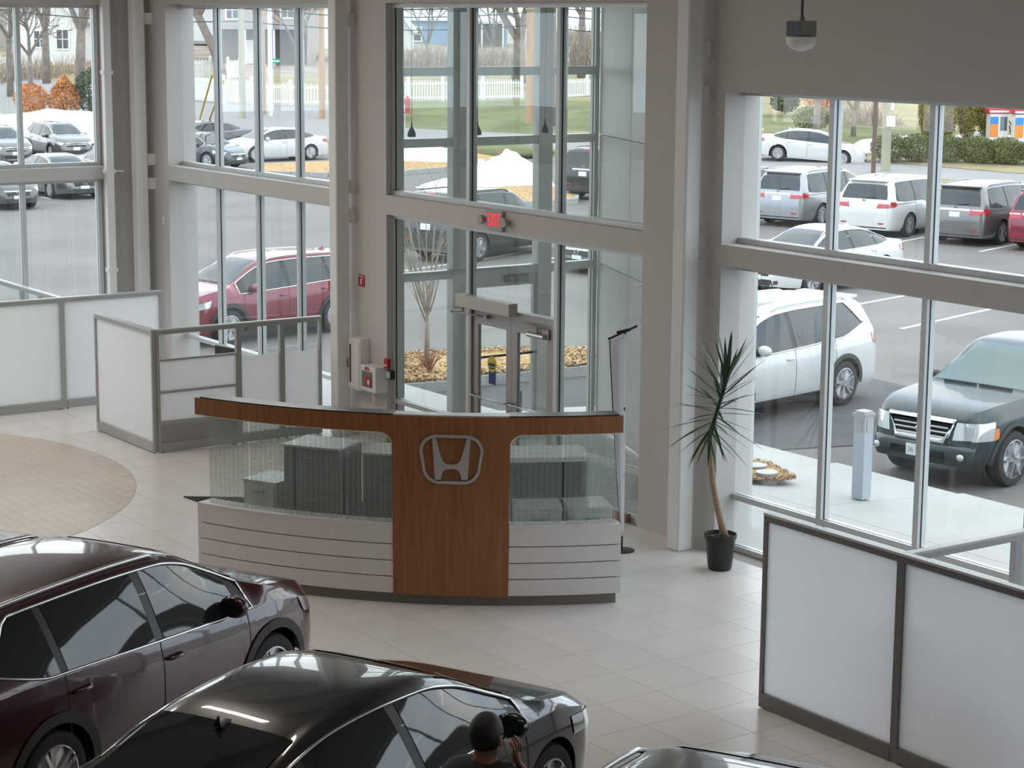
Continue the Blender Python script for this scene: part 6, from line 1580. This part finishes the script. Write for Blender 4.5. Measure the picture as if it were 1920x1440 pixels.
for k, (a, b, za) in enumerate((((-92.83, 45.11, 0.40), (-80.12, 39.63, 3.20), 0), ((-90.34, 44.35, 0.40), (-79.14, 39.69, 3.00), 0))):
    tag(MB().tube([a, b], .045, 8).build('guy_wire_guard', 'guy_yellow'), ('yellow guy wire guard, left of the two', 'yellow guy wire guard, right of the two')[k], 'guy guard', 'yellow guy guards')
hy = tag(empty('fire_hydrant', (-92.26, 56.93, 0.75)), 'red fire hydrant by the road at the left jamb of the entrance window', 'hydrant')
MB().lathe([(.2, 0), (.2, .06), (.13, .08), (.13, .62), (.17, .64), (.16, .72), (.08, .84), (.03, .9)], 16).build('barrel', 'hydrant_red', hy, smooth='auto'); MB().cyl((-.24, 0, .5), (.24, 0, .5), .07, 10).build('nozzle', 'hydrant_red', hy)
for k, (p, h) in enumerate((((-78.03, 49.75, -0.40), .75), ((-77.17, 51.37, -0.40), .9), ((-75.01, 51.07, -0.55), .45), ((-64.23, 42.69, -0.50), 1.0), ((-82.61, 59.29, 0.10), 1.9), ((-131.21, 52.46, 1.10), 1.6))):
    o = MB().cyl((0, 0, -.1), (0, 0, h), .035, 8).build('marker_stake', 'marker_orange', loc=p); MB().cyl((0, 0, h), (0, 0, h+.03), .042, 8).build('cap', 'marker_orange', o)
    tag(o, ['orange marker stake on the left island', 'orange marker stake behind the middle entrance mullion', 'short orange marker stake on the lot by the snow heap', 'orange marker stake at the left of the snow heap', 'tall orange guard on the dark pole', 'orange tag stake beyond the corner window'][k], 'stake', 'orange stakes')
WN = 'overhead wires'
for k, (a, b) in enumerate((((-363.92, 204.08, 9.20), (-408.77, 308.69, 9.00)), ((-3855.64, 2161.80, 8.60), (463.45, -350.11, 8.40)), ((690.08, -386.88, 8.20), (224.26, -169.43, 8.00)), ((-509.98, 285.97, 8.90), (-933.68, 705.17, 8.70)))) :
    A_, B_ = Vector(a), Vector(b); A_.z, B_.z = a[2], b[2]
def wire(p, q, sag, label, k):
    p, q = Vector(p), Vector(q); pts = [p.lerp(q, i/10)-Vector((0, 0, sag*4*(i/10)*(1-i/10))) for i in range(11)]
    tag(MB().tube(pts, .028, 5).build('overhead_wire', 'wire'), label, 'wire', WN)
pz = Vector((-87.51, 61.48, 0.25)); pw = Vector((-93.24, 47.77, 0.35)); pe = Vector((-61.51, 61.33, -0.52))
for k, z in enumerate((6.55, 6.15, 5.75, 5.1)):
    wire(pw+Vector((0, 0, z)), pz+Vector((0, 0, z)), .35, ['topmost overhead wire across the street view', 'second overhead wire from the top', 'third overhead wire from the top', 'lowest overhead wire across the street view'][k], k)
    wire(pz+Vector((0, 0, z)), pz+(pz-pw)*.6+Vector((0, 0, z-.3)), .2, ['topmost overhead wire right of the wooden pole', 'second overhead wire right of the wooden pole', 'third overhead wire right of the wooden pole', 'lowest overhead wire right of the wooden pole'][k], k)
    wire(pw+Vector((0, 0, z)), pw+(pw-pz)*.9+Vector((0, 0, z+.6)), .3, ['topmost overhead wire left of the greenish pole', 'second overhead wire left of the greenish pole', 'third overhead wire left of the greenish pole', 'lowest overhead wire left of the greenish pole'][k], k)

# ------------------------------------------------------------------ white picket fence
mat('fence_white', (0.78, 0.80, 0.80), .6)
def fence(pts, h, label, solid=False):
    pts = [Vector(p) for p in pts]; t = tag(empty('picket_fence', pts[0]), label, 'fence', 'white roadside fences'); o = pts[0]; pk = MB()
    for a, b in zip(pts[:-1], pts[1:]):
        L = (b-a).length; n = max(1, round(L/2.3)); d = (b-a).normalized()
        for i in range(0 if a is pts[0] else 1, n+1):
            p = a.lerp(b, i/n)-o; MB().box(p.x-.07, p.x+.07, p.y-.07, p.y+.07, p.z-.2, p.z+h+.16).build('post', 'fence_white', t); MB().add([(p.x-.09, p.y-.09, p.z+h+.16), (p.x+.09, p.y-.09, p.z+h+.16), (p.x+.09, p.y+.09, p.z+h+.16), (p.x-.09, p.y+.09, p.z+h+.16), (p.x, p.y, p.z+h+.28)], [(0, 1, 4), (1, 2, 4), (2, 3, 4), (3, 0, 4), (3, 2, 1, 0)]).build('post_cap', 'fence_white', t)
        for z in (.22, h-.15): MB().bar(a-o+Vector((0, 0, z)), b-o+Vector((0, 0, z)), .05, .10).build('rail', 'fence_white', t)
        m_ = int(L/(.10 if solid else .165))
        for i in range(m_):
            p = a.lerp(b, (i+.5)/m_)-o; pk.bar(p+Vector((0, 0, .05)), p+Vector((0, 0, h+(.05 if i % 2 == 0 else 0))), .09 if solid else .075, .03)
    tag(pk.build('pickets', 'fence_white', t), kind='stuff')
fence([(-102.00, 48.74, 1.20), (-99.03, 49.65, 1.15), (-98.77, 51.16, 1.05)], 1.25, 'closed white board fence along the road beyond the second window', True)
fence([(-98.01, 51.27, 1.02), (-98.85, 53.56, 0.95), (-97.13, 55.73, 0.92)], 1.15, 'white picket fence right of the grey lamp post', False)
fence([(-100.34, 59.65, 1.00), (-99.39, 63.69, 1.00), (-99.52, 69.29, 1.00)], 1.15, 'long white picket fence on the lawn left of the wooden pole')
fence([(-99.20, 70.02, 1.00), (-99.15, 72.20, 1.00), (-100.19, 76.17, 1.00)], 1.15, 'white picket fence right of the wooden pole')
fence([(-116.18, 55.18, 1.90), (-117.61, 58.06, 1.90)], 1.1, 'far white picket gate by the arch before the white house')
fence([(-115.15, 58.04, 1.90), (-115.94, 59.26, 1.90)], 1.1, 'short white picket run before the porch')

# ------------------------------------------------------------------ houses
mat('siding_white', (0.66, 0.66, 0.63), .7, noise=(.6, .04, (1, 1, 8))); mat('siding_blue', (0.22, 0.33, 0.46), .7); mat('siding_brown', (0.36, 0.30, 0.26), .7, noise=(.8, .08)); mat('siding_orange', (0.52, .27, .15), .7)
mat('roof_grey', (0.30, 0.30, 0.31), .8, noise=(.6, .1)); mat('roof_pale', (0.52, 0.53, 0.54), .8); mat('house_trim', (0.72, .71, .67), .6); mat('house_glass', (.06, .07, .08), .1); mat('porch_dark', (.12, .10, .09), .8); mat('brick_red', (.24, .12, .09), .85)
def house(p, W_, D_, H_, roof_h, m, rm, label, wins, rz=55.4, gable_front=False, door=None, porch=None, zdrop=2.0):
    """a house: local x to the viewer's right, y away; wins: (x, z, w, h)"""
    t = tag(empty('house', p, R(rz)), label, 'house', 'houses across the road')
    MB().box(-W_/2, W_/2, 0, D_, -zdrop, H_).build('walls', m, t)
    e = .35
    if gable_front:
        MB().add([(-W_/2, 0, H_), (W_/2, 0, H_), (0, 0, H_+roof_h), (-W_/2, .2, H_), (W_/2, .2, H_), (0, .2, H_+roof_h)], [(0, 1, 2), (3, 5, 4)]).build('gable', m, t)
        for sg in (-1, 1):
            MB().add([(sg*(W_/2+e), -e, H_-.25), (sg*(W_/2+e), D_+e, H_-.25), (0, D_+e, H_+roof_h+.12), (0, -e, H_+roof_h+.12), (sg*(W_/2+e), -e, H_-.40), (sg*(W_/2+e), D_+e, H_-.40), (0, D_+e, H_+roof_h-.03), (0, -e, H_+roof_h-.03)],
                     [(0, 1, 2, 3), (4, 7, 6, 5), (0, 3, 7, 4), (1, 5, 6, 2), (0, 4, 5, 1)]).build('roof', rm, t)
            MB().bar((sg*(W_/2+e), -e-.03, H_-.34), (0, -e-.03, H_+roof_h+.03), .06, .22).build('rake_board', 'house_trim', t)
    else:
        for sg in (0, 1):
            y0, y1 = (-e, D_/2) if sg == 0 else (D_+e, D_/2)
            MB().add([(-W_/2-e, y0, H_-.1), (W_/2+e, y0, H_-.1), (W_/2+e, y1, H_+roof_h), (-W_/2-e, y1, H_+roof_h), (-W_/2-e, y0, H_-.25), (W_/2+e, y0, H_-.25), (W_/2+e, y1, H_+roof_h-.15), (-W_/2-e, y1, H_+roof_h-.15)],
                     [(0, 1, 2, 3), (4, 7, 6, 5), (0, 4, 5, 1), (1, 5, 6, 2), (3, 7, 4, 0)]).build('roof', rm, t)
        MB().box(-W_/2-e, W_/2+e, -e-.04, -e, H_-.28, H_-.08).build('fascia', 'house_trim', t)
    for (x, z, w_, h_) in wins:
        fr = MB()
        for (a, b, c, d) in ((x-w_/2-.12, x-w_/2, z-.12, z+h_+.12), (x+w_/2, x+w_/2+.12, z-.12, z+h_+.12), (x-w_/2, x+w_/2, z-.12, z), (x-w_/2, x+w_/2, z+h_, z+h_+.12), (x-w_/2, x+w_/2, z+h_/2-.03, z+h_/2+.03), (x-.03, x+.03, z, z+h_)): fr.box(a, b, -.07, 0, c, d)
        f = fr.build('window', 'house_trim', t); MB().box(x-w_/2, x+w_/2, -.03, -.005, z, z+h_).build('pane', 'house_glass', f)
    if door: x, z, w_, h_ = door; MB().box(x-w_/2, x+w_/2, -.05, 0, z, z+h_).build('door', 'house_trim', t)
    if porch:
        x0, x1, zf, zr, dp_ = porch
        pr = MB().box(x0, x1, -dp_, 0, zr, zr+.25).build('porch_roof', rm, t); MB().box(x0, x1, -dp_, 0, zf-.2, zf).build('porch_floor', 'house_trim', t)
        n = max(2, int((x1-x0)/1.6))
        for i in range(n+1):
            x = x0+.1+(x1-x0-.2)*i/n; MB().box(x-.07, x+.07, -dp_+.05, -dp_+.19, zf, zr).build('porch_post', 'house_trim', t)
        MB().box(x0, x1, -.02, -.005, zf, zr).build('porch_back', 'porch_dark', t)
    return t
house((-157.80, 101.80, 3.20), 10.5, 7, 2.6, 2.2, 'siding_blue', 'roof_pale', 'blue house with a pale roof behind the bare thicket', [(-3.2, .55, 1.3, 1.15)], porch=(1.0, 5.0, -.1, 2.1, 1.6))
house((-148.59, 91.06, 2.90), 1.7, 5, 2.0, 1.2, 'siding_white', 'roof_pale', 'narrow white outbuilding at the left jamb of the entrance view', [], gable_front=True)
house((-156.21, 76.03, 2.55), 6.4, 8, 4.4, 2.5, 'siding_white', 'roof_grey', 'white clapboard house at the left of the second window', [(-1.0, 2.8, .9, 1.3)], porch=(-2.6, 3.0, -.6, .95, 1.8))
house((-130.80, 68.56, 2.50), 6.6, 8, 6.0, 2.5, 'siding_brown', 'roof_grey', 'brown house with shuttered white windows beyond the second window', [(-2.0, 3.1, .8, 1.2), (1.9, 3.2, .85, 1.3)], door=(-.6, -.4, .9, 2.0), porch=(-3.1, 3.2, -.5, 2.35, 1.4))
house((-149.77, 83.19, 2.90), 3.8, 8, 3.6, 3.0, 'siding_white', 'roof_pale', 'white gabled house beside the column beyond the second window', [(-.6, .4, .9, 1.3)], gable_front=True)
house((-165.83, 63.53, 3.30), 4.8, 9, 4.0, 3.0, 'siding_brown', 'roof_grey', 'grey gabled house at the left edge beyond the corner window', [(.3, 1.2, .8, 1.1)], gable_front=True)
house((-140.04, 56.47, 2.90), 4.2, 8, 2.6, 2.1, 'siding_white', 'roof_grey', 'white gabled house in the middle beyond the corner window', [(1.0, .5, .8, 1.3), (-.6, .6, .8, 1.1)], gable_front=True)
house((-161.94, 68.40, 3.00), 4.2, 9, 1.6, 2.6, 'siding_white', 'siding_orange', 'white house with an orange roof beside the corner window jamb', [(.4, .2, .8, 1.0)])
# horizontal rails before the far houses
fence([(-146.73, 55.33, 1.70), (-153.77, 61.67, 1.90)], .9, 'white rail fence before the far houses at the left')
# ------------------------------------------------------------------ fuel pumps
mat('pump_white', (.70, .70, .70), .5); mat('pump_blue', (.05, .25, .60), .5); mat('pump_orange', (.80, .26, .05), .5)
def pump(p, label):
    t = tag(empty('fuel_pump', p, R(60)), label, 'fuel pump', 'fuel pumps')
    MB().box(-.45, .45, -.3, .3, 0, 1.45).build('cabinet', 'pump_white', t, bevel=.02); MB().box(-.45, -.05, -.31, -.30, .35, .95).build('stripe_panel', 'pump_orange', t)
    MB().box(-.45, -.05, -.31, -.30, .95, 1.3).build('stripe_panel', 'pump_blue', t); MB().box(.05, .38, -.31, -.30, .65, 1.3).build('display', 'lamp_dark', t)
    MB().box(-.55, .55, -.36, .36, 1.45, 1.72).build('canopy', 'hydrant_red', t, bevel=.06); MB().box(-.5, .5, -.37, -.36, 1.50, 1.60).build('canopy_band', 'pump_white', t)
    MB().tube([(.5, -.2, 1.1), (.75, -.3, .7), (.7, -.3, .3), (.55, -.3, .6), (.5, -.3, .9)], .03, 6).build('hose', 'rubber', t, smooth=True)
pump((-67.51, 74.59, -0.05), 'fuel pump with a red top, left of the two'); pump((-66.33, 75.02, -0.05), 'fuel pump at the right edge of the picture')
